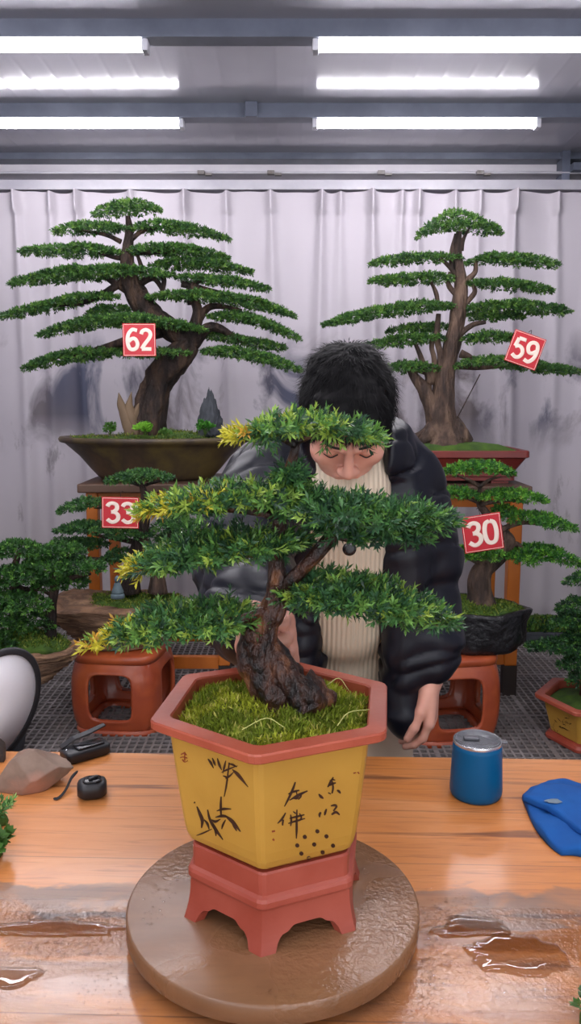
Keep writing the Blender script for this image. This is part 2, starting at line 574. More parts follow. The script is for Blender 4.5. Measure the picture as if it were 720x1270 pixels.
def curtain():
    nx, nz = 1500, 46
    xs = np.linspace(-2.95, 2.95, nx)
    r = np.random.default_rng(5)
    known = [(p - 360) / 1000 * 4.62 for p in (20, 60, 100, 163, 226, 285, 335, 395, 426, 460, 494, 522, 562, 590, 640, 690)]
    pos = list(known); x = known[0]
    while x > -2.9: x -= r.uniform(.16, .3); pos.append(x)
    x = known[-1]
    while x < 2.9: x += r.uniform(.16, .3); pos.append(x)
    zs = np.concatenate([np.linspace(2.56, 2.40, 10), np.linspace(2.38, .02, nz - 10)])
    V = np.zeros((nz, nx, 3))
    for k, z in enumerate(zs):
        d = (2.56 - z)
        wd = .016 + .016 * min(1, d / .5) + .006 * d
        y = np.zeros(nx)
        for j, p in enumerate(pos):
            q = p + .02 * math.sin(j * 2.1 + d * 1.3)
            amp = .055 * (.75 + .25 * math.sin(j * 3.7))
            if z > 2.44:   # pinch pleat opens in a fan at the heading
                s = (xs - q) / .03
                y -= amp * .8 * np.exp(-s * s)
            s = (xs - q) / wd
            y -= amp * np.exp(-s * s)
        y += .012 * np.sin(xs * 9 + d * .6) + .006 * np.sin(xs * 23 - d)
        V[k, :, 0] = xs; V[k, :, 1] = 4.83 + y - .01 * d; V[k, :, 2] = z + .004 * np.sin(xs * 20) * (1 if k == 0 else 0)
    idx = np.arange(nz * nx).reshape(nz, nx)
    f = np.stack([idx[:-1, :-1], idx[:-1, 1:], idx[1:, 1:], idx[1:, :-1]], -1).reshape(-1, 4)
    o = mk('curtain', V.reshape(-1, 3), f, M['curtain'], org=(0, 4.83, 0.0))
    tag(o, 'white pleated curtain with blue grey ink landscape print, across the back wall', 'curtain')
    MBh = MB()
    hd = []
    # denser heading tape sewn behind the pleats
    h = mk('heading_tape', (V[:9] + np.array([0, .004, 0])).reshape(-1, 3), f.reshape(nz - 1, nx - 1, 4)[:8].reshape(-1, 4), M['curtain'], parent=o)
curtain()
# ================================================================== work table
TZ = .75
YAW = math.radians(-1.9)
m, nt, bs = newmat('table_wood')
v0 = coords(nt)
sp = nd(nt, 'ShaderNodeSeparateXYZ'); nt.links.new(v0, sp.inputs[0])
board = math_(nt, 'FLOOR', math_(nt, 'DIVIDE', sp.outputs['Y'], .145))
wn = nd(nt, 'ShaderNodeTexWhiteNoise', noise_dimensions='1D'); nt.links.new(board, wn.inputs['W'])
cmb = nd(nt, 'ShaderNodeCombineXYZ')
nt.links.new(math_(nt, 'ADD', sp.outputs['X'], math_(nt, 'MULTIPLY', wn.outputs['Value'], 7.0)), cmb.inputs['X'])
nt.links.new(sp.outputs['Y'], cmb.inputs['Y']); nt.links.new(sp.outputs['Z'], cmb.inputs['Z'])
mp = nd(nt, 'ShaderNodeMapping'); mp.inputs['Scale'].default_value = (1.1, 9, 9); nt.links.new(cmb.outputs[0], mp.inputs['Vector'])
g1 = noise_tex(nt, mp.outputs[0], 2.2, 8, .62, 1.2)
mp2 = nd(nt, 'ShaderNodeMapping'); mp2.inputs['Scale'].default_value = (3, 60, 20); nt.links.new(cmb.outputs[0], mp2.inputs['Vector'])
g2 = noise_tex(nt, mp2.outputs[0], 2.0, 4, .6, .6)
big = noise_tex(nt, v0, 2.4, 3, .5, .4)
cA = ramp(nt, g1, [(.30, (160, 92, 40)), (.44, (196, 122, 56)), (.58, (206, 136, 76)), (.72, (218, 160, 112))])
cB = ramp(nt, big, [(.35, (204, 118, 34)), (.65, (206, 144, 96))])
cW = mixc(nt, .45, cA, cB)
cW = mixc(nt, ramp(nt, g2, [(.34, (255, 255, 255)), (.46, (0, 0, 0))]), cW, mixc(nt, .5, cW, lin((150, 88, 44))))
# knots and long dark cracks of the boards
mp3 = nd(nt, 'ShaderNodeMapping'); mp3.inputs['Scale'].default_value = (1.3, 16, 5); nt.links.new(cmb.outputs[0], mp3.inputs['Vector'])
g3 = noise_tex(nt, mp3.outputs[0], 1.5, 5, .55, 1.0)
crack = ramp(nt, g3, [(.60, (0, 0, 0)), (.68, (255, 255, 255))])
cW = mixc(nt, math_(nt, 'MULTIPLY', crack, .8), cW, lin((112, 64, 38)))
fr = math_(nt, 'FRACT', math_(nt, 'DIVIDE', sp.outputs['Y'], .145))
seam = math_(nt, 'LESS_THAN', math_(nt, 'ABSOLUTE', math_(nt, 'SUBTRACT', fr, .5)), .006)
cW = mixc(nt, math_(nt, 'MULTIPLY', seam, .5), cW, lin((96, 60, 40)))
# water left on the near half of the table: wet stain, with the reflected ceiling painted in as grey
wn2 = noise_tex(nt, coords(nt, (1.0, 2.2, 1)), 3.4, 4, .55, .8)
near = nd(nt, 'ShaderNodeMapRange'); near.inputs['From Min'].default_value = -.135; near.inputs['From Max'].default_value = -.165
nt.links.new(math_(nt, 'ADD', sp.outputs['Y'], math_(nt, 'MULTIPLY', wn2, .03)), near.inputs['Value'])
wet = math_(nt, 'MULTIPLY', near.outputs[0], ramp(nt, wn2, [(.40, (60, 60, 60)), (.56, (255, 255, 255))]))
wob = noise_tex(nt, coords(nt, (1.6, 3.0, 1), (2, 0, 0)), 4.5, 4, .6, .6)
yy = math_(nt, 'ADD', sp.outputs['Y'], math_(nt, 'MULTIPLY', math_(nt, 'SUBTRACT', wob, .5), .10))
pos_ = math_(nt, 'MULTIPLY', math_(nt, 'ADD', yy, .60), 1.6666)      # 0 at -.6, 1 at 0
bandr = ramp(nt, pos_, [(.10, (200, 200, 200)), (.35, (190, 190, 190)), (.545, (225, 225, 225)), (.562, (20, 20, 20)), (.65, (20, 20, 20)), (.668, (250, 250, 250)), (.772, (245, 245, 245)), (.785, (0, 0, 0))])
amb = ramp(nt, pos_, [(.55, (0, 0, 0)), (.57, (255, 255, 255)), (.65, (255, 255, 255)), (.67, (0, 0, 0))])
film_sheen = math_(nt, 'MULTIPLY', bandr, math_(nt, 'ADD', .48, math_(nt, 'MULTIPLY', ramp(nt, wob, [(.42, (0, 0, 0)), (.55, (255, 255, 255))]), .30)))
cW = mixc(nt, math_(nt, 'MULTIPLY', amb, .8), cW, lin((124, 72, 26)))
cW = mixc(nt, film_sheen, cW, lin((84, 84, 84)))
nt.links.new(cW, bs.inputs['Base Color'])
rg = math_(nt, 'SUBTRACT', math_(nt, 'ADD', .36, math_(nt, 'MULTIPLY', g1, .15)), math_(nt, 'MULTIPLY', near.outputs[0], .28))
nt.links.new(rg, bs.inputs['Roughness'])
bs.inputs['Coat Weight'].default_value = .25; bs.inputs['Coat Roughness'].default_value = .12
drop = noise_tex(nt, v0, 190, 2, .5)
hb = math_(nt, 'ADD', math_(nt, 'MULTIPLY', g1, .5), math_(nt, 'ADD', math_(nt, 'MULTIPLY', math_(nt, 'MULTIPLY', drop, wet), .8), math_(nt, 'MULTIPLY', seam, -.5)))
bump(nt, bs, hb, .35, .004)
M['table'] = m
M['tableleg'] = pm('table_leg_wood', (176, 112, 58), (140, 84, 42), 4, (1, 1, .2), rough=.5)

FARY = TP(360, 935.5, TZ)[1]
tb = thing('work_table', 'long orange wooden work table with wet front edge, beneath the turntable', 'table', (0, 1.12, 0))
tb.rotation_euler = (0, 0, YAW)
def tbox(name, a, b, mat, bev=.006):
    # coordinates local to the table
    v = MB().box(a, b)
    o = mk(name, np.concatenate(v.v) + V3((0, 1.12, 0)), v.f, mat, tb, smooth=False)
    if bev: mod_bevel(o, bev, 3)
    return o
DY = FARY - 1.12
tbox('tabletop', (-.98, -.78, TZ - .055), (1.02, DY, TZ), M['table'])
for sx in (-.9, .9):
    for sy in (-.70, DY - .08):
        tbox('leg', (sx - .035, sy - .035, 0), (sx + .035, sy + .035, TZ - .055), M['tableleg'], .004)
tbox('apron', (-.9, DY - .09, TZ - .13), (.9, DY - .07, TZ - .055), M['tableleg'], .002)

# ================================================================== turntable
TC = np.array([-.021, .902, .790])          # centre of its top
m, nt, bs = newmat('turntable_wood')
v0 = coords(nt)
g = noise_tex(nt, coords(nt, (2, 14, 4)), 2.4, 6, .6, .5)
bl = noise_tex(nt, v0, 9, 4, .6)
cc = mixc(nt, .5, ramp(nt, g, [(.3, (108, 72, 46)), (.7, (140, 98, 66))]), ramp(nt, bl, [(.35, (116, 84, 58)), (.65, (138, 102, 74))]))
nt.links.new(cc, bs.inputs['Base Color'])
bs.inputs['Roughness'].default_value = .36
dr = noise_tex(nt, v0, 150, 2, .5); dm = ramp(nt, noise_tex(nt, v0, 7, 2), [(.45, (0, 0, 0)), (.6, (255, 255, 255))])
bump(nt, bs, math_(nt, 'MULTIPLY', math_(nt, 'MULTIPLY', dr, dm), 1.0), .5, .004)
nt.links.new(math_(nt, 'SUBTRACT', .36, math_(nt, 'MULTIPLY', dm, .2)), bs.inputs['Roughness'])
bs.inputs['Coat Weight'].default_value = .22; bs.inputs['Coat Roughness'].default_value = .2
M['turn'] = m
tt = thing('turntable', 'round brown wet wooden turntable holding the yellow pot, on the table', 'turntable', (TC[0], TC[1], TZ))
RT = .175
MB().lathe([(RT - .004, .767), (RT - .001, .7676), (RT, .769), (RT, .778), (RT, .7875), (RT - .001, .7893), (RT - .003, .790)], (TC[0], TC[1], 0), 128).build('disc', M['turn'], tt)
M['darkbase'] = pm('turntable_base', (58, 48, 42), (40, 34, 30), 8, rough=.5)
MB().lathe([(.075, TZ), (.078, TZ + .003), (.078, TZ + .017)], (TC[0], TC[1], 0), 48).build('swivel_base', M['darkbase'], tt)

# ================================================================== water
m, nt, bs = newmat('water')
gl = nd(nt, 'ShaderNodeBsdfGlossy'); gl.inputs['Roughness'].default_value = .03
tp = nd(nt, 'ShaderNodeBsdfTransparent'); tp.inputs['Color'].default_value = (.96, .95, .93, 1)
fz = nd(nt, 'ShaderNodeFresnel'); fz.inputs['IOR'].default_value = 1.4
mx = nd(nt, 'ShaderNodeMixShader')
nt.links.new(fz.outputs[0], mx.inputs[0]); nt.links.new(tp.outputs[0], mx.inputs[1]); nt.links.new(gl.outputs[0], mx.inputs[2])
nt.links.new(mx.outputs[0], nt.nodes['Material Output'].inputs['Surface'])
M['water'] = m
def puddle(px, py, rx, ry, seed, label):
    c = TP(px, py, TZ)
    n = 90; a = np.linspace(0, 2 * PI, n, endpoint=False)
    r = 1 + .38 * snoise(np.stack([np.cos(a), np.sin(a), 0 * a + seed], 1) * 1.2, seed, 1.1, 3)
    rings = []
    for s, z in ((1.0, 0.0002), (.995, .0007), (.975, .0012), (.93, .0015), (.6, .0016), (.25, .0016)):
        rings.append(np.stack([c[0] + rx * s * r * np.cos(a), c[1] + ry * s * r * np.sin(a), np.full(n, TZ + z)], 1))
    o = MB().loft(rings, cap0=False).build('water_puddle', M['water'])
    tag(o, label, 'puddle', 'water puddles on the table')
puddle(588, 1150, .050, .020, 3, 'small clear puddle right of the turntable, the one nearest the blue mug')
puddle(640, 1185, .055, .035, 8, 'wide clear puddle at right with amber wood showing through')
puddle(75, 1152, .095, .021, 12, 'long thin clear puddle at left along the wet boards')
puddle(22, 1212, .035, .016, 17, 'small shiny puddle at the left edge of the photo near the front')
def droplets(name, pts, label):
    iv, fi = ico(2)
    keep = [q for q in fi if min(iv[i][2] for i in q) > -.35]
    fi = keep
    V = []; F = []
    n = 0
    for (x, y, z, r, hgt) in pts:
        v = iv.copy() * V3((r, r * .9, hgt)); v[:, 2] = np.maximum(v[:, 2], 0)
        V.append(v + V3((x, y, z + .0002))); F += [[i + n for i in q] for q in fi]; n += len(v)
    o = mk(name, np.concatenate(V), F, M['water'])
    return tag(o, label, 'droplets', kind='stuff')
r = np.random.default_rng(4)
pts = []
def cluster(px, py, sx, sy, n, rmax=.0022):
    for k in range(n):
        q = TP(px + r.normal(0, sx), py + r.normal(0, sy), TZ)
        if math.hypot(q[0] - TC[0], q[1] - TC[1]) < RT + .004 or q[1] > 1.0: continue
        R = r.uniform(.0006, rmax * 1.35) * r.uniform(.5, 1)
        pts.append((q[0], q[1], TZ, R, R * .55))
cluster(560, 1130, 22, 12, 130); cluster(530, 1210, 16, 45, 420, .0017); cluster(575, 1175, 60, 40, 130)
cluster(85, 1136, 50, 4, 150); cluster(90, 1178, 60, 8, 150); cluster(130, 1215, 40, 28, 260, .0015); cluster(640, 1240, 40, 20, 60)
droplets('water_droplets', pts, 'scattered clear water droplets on the wet boards around the turntable')
pts = []
for k in range(900):
    a = r.uniform(0, 2 * PI); q = math.sqrt(r.uniform(0, 1)) * (RT - .012)
    x, y = TC[0] + q * math.cos(a), TC[1] + q * math.sin(a)
    if snoise(np.array([x * 22, y * 22, 0.0]), 5, 1, 2) < .05: continue
    if math.hypot(x - TC[0], y - TC[1]) < .118: continue
    R = r.uniform(.0007, .0024); pts.append((x, y, .790, R, R * .5))
droplets('turntable_droplets', pts, 'clear water droplets beaded on top of the round turntable')
# ================================================================== hexagonal pots
M['terra'] = pm('terracotta', (172, 84, 62), (158, 72, 52), 14, rough=.42, bmp=.12, bscale=60)
M['terra2'] = pm('terracotta_stand', (148, 62, 46), (168, 82, 66), 9, rough=.42, bmp=.12, bscale=60)
M['yellow'] = pm('yellow_glaze', (190, 147, 62), (176, 132, 52), 6, rough=.38, bmp=.08, bscale=90)
M['ink'] = pm('ink_brown', (62, 34, 20), (48, 26, 16), 20, rough=.5)
M['seal'] = pm('seal_red', (150, 66, 34), (130, 54, 30), 20, rough=.5)
M['soil'] = pm('soil', (66, 52, 34), (44, 36, 24), 30, rough=.9, bmp=.5)
M['moss'] = pm('moss_ground', (140, 146, 50), (96, 110, 36), 22, rough=.9, bmp=.8, bscale=120, c3=(96, 108, 34))
M['moss2'] = pm('moss_green', (74, 104, 30), (46, 72, 22), 14, rough=.9, bmp=.8, bscale=80)
M['leaf'] = leafmat('leaf', .30, .22)
M['leafbg'] = leafmat('leaf_small', .5, .2)
M['mossleaf'] = leafmat('moss_blade', .6, .3)
M['bark'] = pm('bark_brown', (22, 15, 14), (66, 38, 28), 42, (1, 1, .5), rough=.40, bmp=1.0, bscale=75, c3=(126, 80, 50), bdist=.014, detail=6, lo=.38, hi=.66)
M['bark_grey'] = pm('bark_grey', (44, 34, 30), (78, 60, 50), 22, (1, 1, .3), rough=.75, bmp=1.0, bscale=40, c3=(112, 90, 74), bdist=.03)
M['bark_dark'] = pm('bark_dark', (26, 21, 20), (48, 37, 33), 22, (1, 1, .3), rough=.7, bmp=1.0, bscale=40, c3=(78, 60, 48), bdist=.03, spec=.3)
M['wood_grey'] = pm('dead_wood', (116, 96, 74), (84, 68, 52), 6, (1, 1, .3), rough=.8, bmp=.7, bscale=16)

def hexring(c, z, R, rot, rc=.07):
    """hexagon with slightly rounded corners"""
    out = []
    for k in range(6):
        a = rot + k * PI / 3
        p = np.array([math.cos(a), math.sin(a)])
        pn = np.array([math.cos(a + PI / 3), math.sin(a + PI / 3)]); pp = np.array([math.cos(a - PI / 3), math.sin(a - PI / 3)])
        for q in (p + (pp - p) * rc, p * (1 - rc * .32) + (pp - p) * rc * .32 * .0 , p + (pn - p) * rc):
            out.append((c[0] + R * q[0], c[1] + R * q[1], z))
    return np.array(out)

def hexloft(name, prof, c, rot, mat, parent, rc=.07, cap0=True, cap1=True):
    return MB().loft([hexring(c, z, R, rot, rc) for R, z in prof], cap0=cap0, cap1=cap1).build(name, mat, parent, smooth=False)

HROT = math.radians(-90 - 7)
BC = np.array([-.018, .913])
def body_apothem(z):
    prof = BODY
    zs = [p[1] for p in prof]; rs = [p[0] for p in prof]
    return float(np.interp(z, zs, rs)) * math.cos(PI / 6)
BODY = [(.095, .882), (.1015, .8835), (.1075, .888), (.1115, .896), (.1145, .908), (.1185, .935), (.1225, .965), (.127, 1.0), (.1305, 1.029)]
RIMZ = 1.037

# ---------- stand (separate thing under the pot)
ps = thing('pot_stand', 'low red clay hexagonal stand with arched feet under the yellow pot', 'pot stand', (BC[0], BC[1], .790))
hexloft('top_frame', [(.1025, .850), (.1045, .851), (.1045, .878), (.103, .8805)], BC, HROT, M['terra2'], ps, .05)
hexloft('ledge', [(.098, .838), (.109, .8385), (.111, .842), (.111, .848), (.109, .8515), (.1045, .854)], BC, HROT, M['terra2'], ps, .06)
def stand_skirt(c, rot, z0, ztop, Rtop, Rbot, arch, mat, parent, foot=.30, th=.012):
    mb = MB()
    nu, nv = 41, 9
    V = []; 
    us = np.linspace(-1, 1, nu * 6 + 1)
    # outer surface as one closed strip round the six sides
    ring = []
    for k in range(6):
        a0 = rot + k * PI / 3; a1 = a0 + PI / 3
        for i in range(nu - 1):
            t = i / (nu - 1)
            u = abs(2 * t - 1)
            # bottom outline: foot at corners, arch with a small cusp between
            if u > 1 - foot: zb = z0
            else:
                s = u / (1 - foot)
                zb = z0 + arch * min(1.0, ((1 - s) * 2.6)) ** .55
                zb -= arch * .22 * math.exp(-((s - .62) / .13) ** 2) * (1 if s < .95 else 0)
            col = []
            for j in range(nv):
                w_ = j / (nv - 1)
                z = ztop + (zb - ztop) * w_
                q = (ztop - z) / (ztop - z0)
                R = Rtop + (Rbot - Rtop) * (q ** 2.2)
                p = np.array([math.cos(a0), math.sin(a0)]) * (1 - t) + np.array([math.cos(a1), math.sin(a1)]) * t
                col.append((c[0] + R * p[0], c[1] + R * p[1], z))
            ring.append(col)
    A = np.array(ring)            # (n, nv, 3)
    n = len(A)
    cen = np.array([c[0], c[1]])
    B = A.copy()
    d = A[..., :2] - cen; B[..., :2] = cen + d * (1 - th / np.linalg.norm(d, axis=-1, keepdims=True))
    V = np.concatenate([A.reshape(-1, 3), B.reshape(-1, 3)])
    o = n * nv; F = []
    for i in range(n):
        j = (i + 1) % n
        for k in range(nv - 1):
            F.append((i * nv + k, i * nv + k + 1, j * nv + k + 1, j * nv + k))
            F.append((o + i * nv + k, o + j * nv + k, o + j * nv + k + 1, o + i * nv + k + 1))
        F.append((i * nv + nv - 1, o + i * nv + nv - 1, o + j * nv + nv - 1, j * nv + nv - 1))
        F.append((i * nv, j * nv, o + j * nv, o + i * nv))
    return mk('skirt', V, F, mat, parent, smooth=False)
sk = stand_skirt(BC, HROT, .790, .840, .1065, .1155, .024, M['terra2'], ps)

# ---------- bonsai: pot, moss, trunk, branches, foliage pads
mt = thing('potted_bonsai', 'yellow hexagonal pot with ink bamboo holding a yew bonsai, in front of the person', 'bonsai', (BC[0], BC[1], .882))
pot = hexloft('pot', BODY, BC, HROT, M['yellow'], mt, .05, True, False)
hexloft('rim', [(.129, 1.0225), (.142, 1.024), (.1485, 1.025), (.151, 1.027), (.1515, 1.0345), (.150, 1.0365), (.1285, 1.037), (.1265, 1.035), (.124, .985), (.02, .984)], BC, HROT, M['terra'], mt, .05, False, True)

def face_hit(px, py, off=.0006):
    d = ray(px, py); o = np.array([0, 0, CAM_Z])
    best = None
    for k in range(6):
        a = HROT + PI / 6 + k * PI / 3
        n = np.array([math.cos(a), math.sin(a)])
        if n @ d[:2] > -.05: continue
        lo, hi = .5, 1.1
        g = lambda t: ((o + d * t)[:2] - BC) @ n - body_apothem((o + d * t)[2]) - off
        if g(lo) < 0 or g(hi) > 0: continue
        for _ in range(40):
            mid = (lo + hi) / 2
            if g(mid) > 0: lo = mid
            else: hi = mid
        p = o + d * lo
        tang = np.array([-n[1], n[0]])
        if abs((p[:2] - BC) @ tang) > body_apothem(p[2]) * math.tan(PI / 6) + .002: continue
        if best is None or lo < best[0]: best = (lo, p)
    return None if best is None else best[1]

def brush(strokes, name, mat, parent):
    mb = MB()
    for pts, wid in strokes:
        A, Wd = catmull([(x, y, 0) for x, y in pts], wid, 8)
        L, R = [], []
        T = unit(np.gradient(A, axis=0))
        for (p, t, w_) in zip(A, T, Wd):
            nx, ny = -t[1], t[0]
            for sgn, lst in ((1, L), (-1, R)):
                lst.append(face_hit(200 + (p[0] + sgn * nx * w_ / 2) / 2.571, 900 + (p[1] + sgn * ny * w_ / 2) / 2.571))
        ok = [i for i in range(len(A)) if L[i] is not None and R[i] is not None]
        if len(ok) < 2: continue
        V = [L[i] for i in ok] + [R[i] for i in ok]; n = len(ok)
        mb.add(V, [(i, i + 1, n + i + 1, n + i) for i in range(n - 1)])
    o = mb.build(name, mat, parent, smooth=False)
    mod_solid(o, .0004, 0)
    return o
bam = [([(148, 106), (157, 118), (166, 136)], [2, 7, 1]), ([(162, 103), (168, 118), (172, 128)], [2, 6, 1]), ([(178, 104), (184, 124), (192, 142)], [2, 7, 1]),
       ([(205, 112), (200, 132), (196, 152)], [2, 6, 1]), ([(216, 118), (212, 150), (207, 190), (200, 226)], [4, 4, 5, 2]),
       ([(190, 150), (206, 142), (242, 128)], [1, 6, 2]), ([(226, 140), (245, 158), (276, 196)], [2, 10, 1]), ([(230, 148), (216, 162), (203, 170)], [2, 6, 1]), ([(214, 122), (226, 124), (240, 132)], [2, 6, 2]),
       ([(196, 160), (206, 164), (212, 176)], [2, 5, 1]),
       ([(113, 258), (122, 280), (130, 302), (128, 326)], [3, 9, 10, 3]), ([(147, 268), (154, 298), (172, 330), (196, 364)], [3, 7, 9, 2]), ([(160, 300), (172, 306), (188, 298)], [2, 8, 2]),
       ([(190, 226), (189, 258), (190, 292)], [3, 7, 3]), ([(176, 272), (196, 266), (222, 266)], [2, 8, 2]), ([(172, 292), (194, 288), (212, 292)], [2, 9, 2]),
       ([(202, 286), (226, 306), (252, 338)], [3, 11, 2]), ([(204, 300), (196, 316), (192, 330)], [2, 6, 2]), ([(222, 304), (232, 322), (240, 336)], [2, 6, 2]), ([(112, 350), (134, 342), (160, 330)], [2, 5, 2]),
       ([(136, 300), (146, 312), (152, 330)], [2, 7, 2]), ([(104, 244), (107, 247)], [5, 4]), ([(164, 312), (172, 336), (174, 352)], [2, 6, 2])]
brush(bam, 'bamboo_painting', M['ink'], mt)['label'] = 'brown ink bamboo on the left face'
wri = [([(427, 180), (418, 205), (404, 235), (392, 258)], [4, 7, 6, 2]), ([(404, 218), (424, 210), (440, 206)], [2, 6, 3]), ([(408, 238), (436, 222), (466, 208)], [2, 8, 3]),
       ([(430, 206), (432, 222)], [4, 3]), ([(420, 232), (432, 232), (440, 222)], [3, 5, 2]), ([(446, 214), (444, 226), (436, 236)], [2, 5, 2]),
       ([(396, 278), (384, 298), (370, 312)], [3, 6, 2]), ([(388, 300), (386, 318)], [6, 4]), ([(412, 284), (414, 302), (412, 320)], [3, 6, 3]), ([(408, 296), (432, 290), (456, 284)], [2, 6, 3]),
       ([(404, 312), (430, 304), (458, 296)], [2, 6, 2]), ([(432, 268), (431, 300), (431, 330), (430, 360)], [3, 6, 7, 3]), ([(440, 280), (446, 292), (440, 304)], [3, 5, 2]), ([(420, 274), (428, 280)], [3, 5]),
       ([(548, 164), (538, 182), (530, 196)], [3, 7, 3]), ([(532, 192), (544, 186), (556, 182)], [3, 7, 3]), ([(545, 178), (547, 198), (544, 216)], [3, 6, 4]), ([(502, 218), (508, 226), (516, 232)], [3, 9, 4]),
       ([(560, 206), (566, 210), (571, 216)], [4, 8, 3]), ([(532, 214), (540, 218)], [4, 3]), ([(536, 176), (546, 172), (554, 174)], [2, 5, 2]),
       ([(508, 276), (504, 284), (504, 292)], [5, 7, 3]), ([(526, 266), (522, 278), (520, 286)], [4, 7, 3]), ([(540, 256), (552, 254), (558, 258), (548, 272)], [3, 7, 6, 4]), ([(542, 284), (556, 276), (568, 284)], [4, 8, 4])]
brush(wri, 'brush_writing', M['ink'], mt)['label'] = 'brown brush characters on the right face'
dots = MB()
for x, y in [(497, 337), (457, 355), (526, 353), (433, 382), (487, 379), (547, 383), (446, 408), (514, 404), (470, 423)]:
    ring = [face_hit(200 + (x + 6.5 * math.cos(a)) / 2.571, 900 + (y + 6.5 * math.sin(a)) / 2.571) for a in np.linspace(0, 2 * PI, 12, endpoint=False)]
    dots.add(ring, [tuple(range(12))])
mod_solid(dots.build('dot_pattern', M['ink'], mt, smooth=False), .0004, 0)
for sl in ([([(62, 92), (72, 88), (80, 94)], [3, 4, 3]), ([(60, 102), (70, 100), (82, 104)], [3, 3, 3]), ([(66, 108), (74, 116), (84, 112)], [3, 3, 2]), ([(74, 84), (74, 112)], [2, 3])],
           [([(352, 338), (362, 336)], [5, 5]), ([(355, 362), (360, 366)], [6, 5])], [([(612, 152), (620, 150)], [4, 3]), ([(626, 148), (630, 154)], [5, 3])]):
    brush(sl, 'seal_mark', M['seal'], mt)

# moss mound
mz = 1.018
def hexmoss(parent, c, rot, R, z, hgt, mat, seed=3, name='moss'):
    rings = []
    for s in (1.0, .96, .85, .7, .55, .4, .25, .1):
        r = hexring(c, z, R * s, rot, .08)
        r[:, 2] = z
        r[:, 2] = z - .012 * (s > .98) + hgt * (1 - s * s) + .25 * hgt * snoise(r * 40, seed, 1, 2) * (s < .98)
        rings.append(r)
    o = MB().loft(rings).build(name, mat, parent)
    return o
hexmoss(mt, BC, HROT, .1255, mz, .022, M['moss'])
r = np.random.default_rng(21)
n = 11000
a = r.uniform(0, 2 * PI, n); q = np.sqrt(r.uniform(0, 1, n))
k = np.round((a - HROT - PI / 6) / (PI / 3)) * (PI / 3) + HROT + PI / 6
Rm = .1225 * math.cos(PI / 6) / np.cos(a - k)
pos = np.stack([BC[0] + q * Rm * np.cos(a), BC[1] + q * Rm * np.sin(a), np.full(n, mz)], 1)
pos[:, 2] = mz + .022 * (1 - q * q) + .25 * .022 * snoise(pos * 40, 3, 1, 2) + .001
ax = np.array([[0, 0, .8]]) + r.normal(0, .5, (n, 3))
patch = snoise(pos * 26, 9, 1, 2)[:, None]
pal = np.where(patch > .1, np.array([lin((176, 184, 56))[:3]]), np.array([lin((132, 150, 44))[:3]])) * r.uniform(.6, 1.3, (n, 1))
yl = r.uniform(0, 1, n) < .10
pal[yl] = np.array(lin((216, 208, 112))[:3])
v, f = blades(pos, ax, r.normal(0, 1, (n, 3)), r.uniform(.005, .013, n), r.uniform(.0012, .0026, n))
mk('moss_blades', v, f, M['mossleaf'], mt, col=np.repeat(pal, 4, 0), smooth=False)
# a few pale grass stems lying over the moss
M['straw'] = pm('dry_grass', (206, 204, 130), (170, 176, 90), 20, rough=.7)
for (p0, p1, p2) in [((418, 900), (432, 888), (458, 880)), ((300, 905), (330, 895), (352, 902)), ((405, 850), (420, 845), (432, 856))]:
    A = [TP(*p, 1.042) for p in (p0, p1, p2)]
    A[1][2] += .004
    MB().tube(A, [.0006, .0006, .0004], 5).build('grass_stem', M['straw'], mt)

# trunk
def px_path(lst, Y0):
    return [P(x, y, Y0 + dy) for x, y, dy in lst]
YT = .905
tr = [(368, 888, -.005), (360, 872, 0), (346, 850, .004), (332, 826, .006), (324, 800, .004), (328, 778, 0), (340, 752, -.002), (345, 725, 0)]
rr = [.043, .038, .033, .0295, .0255, .0195, .0150, .0125]
o = MB()
o.tube(px_path(tr, YT), rr, 48, rough=.24, seed=3, smooth=16, freq=46)
# old twisted wood along the front of the trunk and the root flare
o.tube(px_path([(398, 876, -.015), (380, 866, -.022), (362, 846, -.018), (346, 820, -.010), (334, 800, -.006)], YT), [.010, .018, .017, .014, .008], 28, rough=.22, seed=9, smooth=12, freq=60)
o.tube(px_path([(344, 886, -.016), (338, 862, -.016), (322, 828, -.008), (314, 800, 0)], YT), [.010, .016, .014, .010], 28, rough=.22, seed=12, smooth=12, freq=60)
o.tube(px_path([(414, 868, 0), (394, 864, -.004), (372, 850, 0)], YT), [.008, .018, .022], 28, rough=.22, seed=14, smooth=12, freq=60)
o.tube(px_path([(318, 796, -.006), (313, 787, -.012), (306, 779, -.012)], YT), [.013, .011, .005], 18, rough=.25, seed=15, smooth=6, freq=60)
trunk = o.build('trunk', M['bark'], mt)
def branch(lst, rad, Y0=YT, parent=mt, mat=None, seg=10, rough=.18, seed=1, freq=40):
    v, f = sweep(px_path(lst, Y0), rad, seg, 6, rough, seed, True, freq)
    return mk('branch', v, f, mat or M['bark'], parent)
branch([(345, 728, 0), (343, 690, .005), (347, 650, .0), (350, 615, .004), (358, 585, .006), (366, 555, .004), (368, 530, .004)], [.0125, .0095, .0085, .0075, .0065, .005, .003], seed=3)
branch([(344, 738, 0), (356, 724, -.006), (376, 704, -.012), (398, 680, -.008), (414, 662, -.004), (430, 650, 0)], [.0075, .008, .0085, .009, .008, .004], seed=5)
branch([(414, 662, -.004), (440, 668, -.004), (470, 660, 0)], [.006, .004, .002], seed=6)
branch([(346, 735, 0), (375, 745, -.02), (430, 748, -.03), (500, 752, -.01)], [.008, .006, .0045, .002], seed=7)
branch([(340, 752, 0), (300, 768, -.02), (240, 780, -.03), (180, 785, -.01)], [.008, .006, .0045, .002], seed=8)
branch([(345, 690, 0), (310, 686, -.02), (250, 692, -.02), (190, 700, -.01)], [.007, .005, .004, .002], seed=9)
branch([(348, 640, 0), (300, 632, -.02), (240, 632, -.02), (190, 632, 0)], [.006, .005, .004, .002], seed=10)
branch([(430, 650, 0), (470, 640, -.01), (530, 640, 0)], [.005, .004, .002], seed=11)
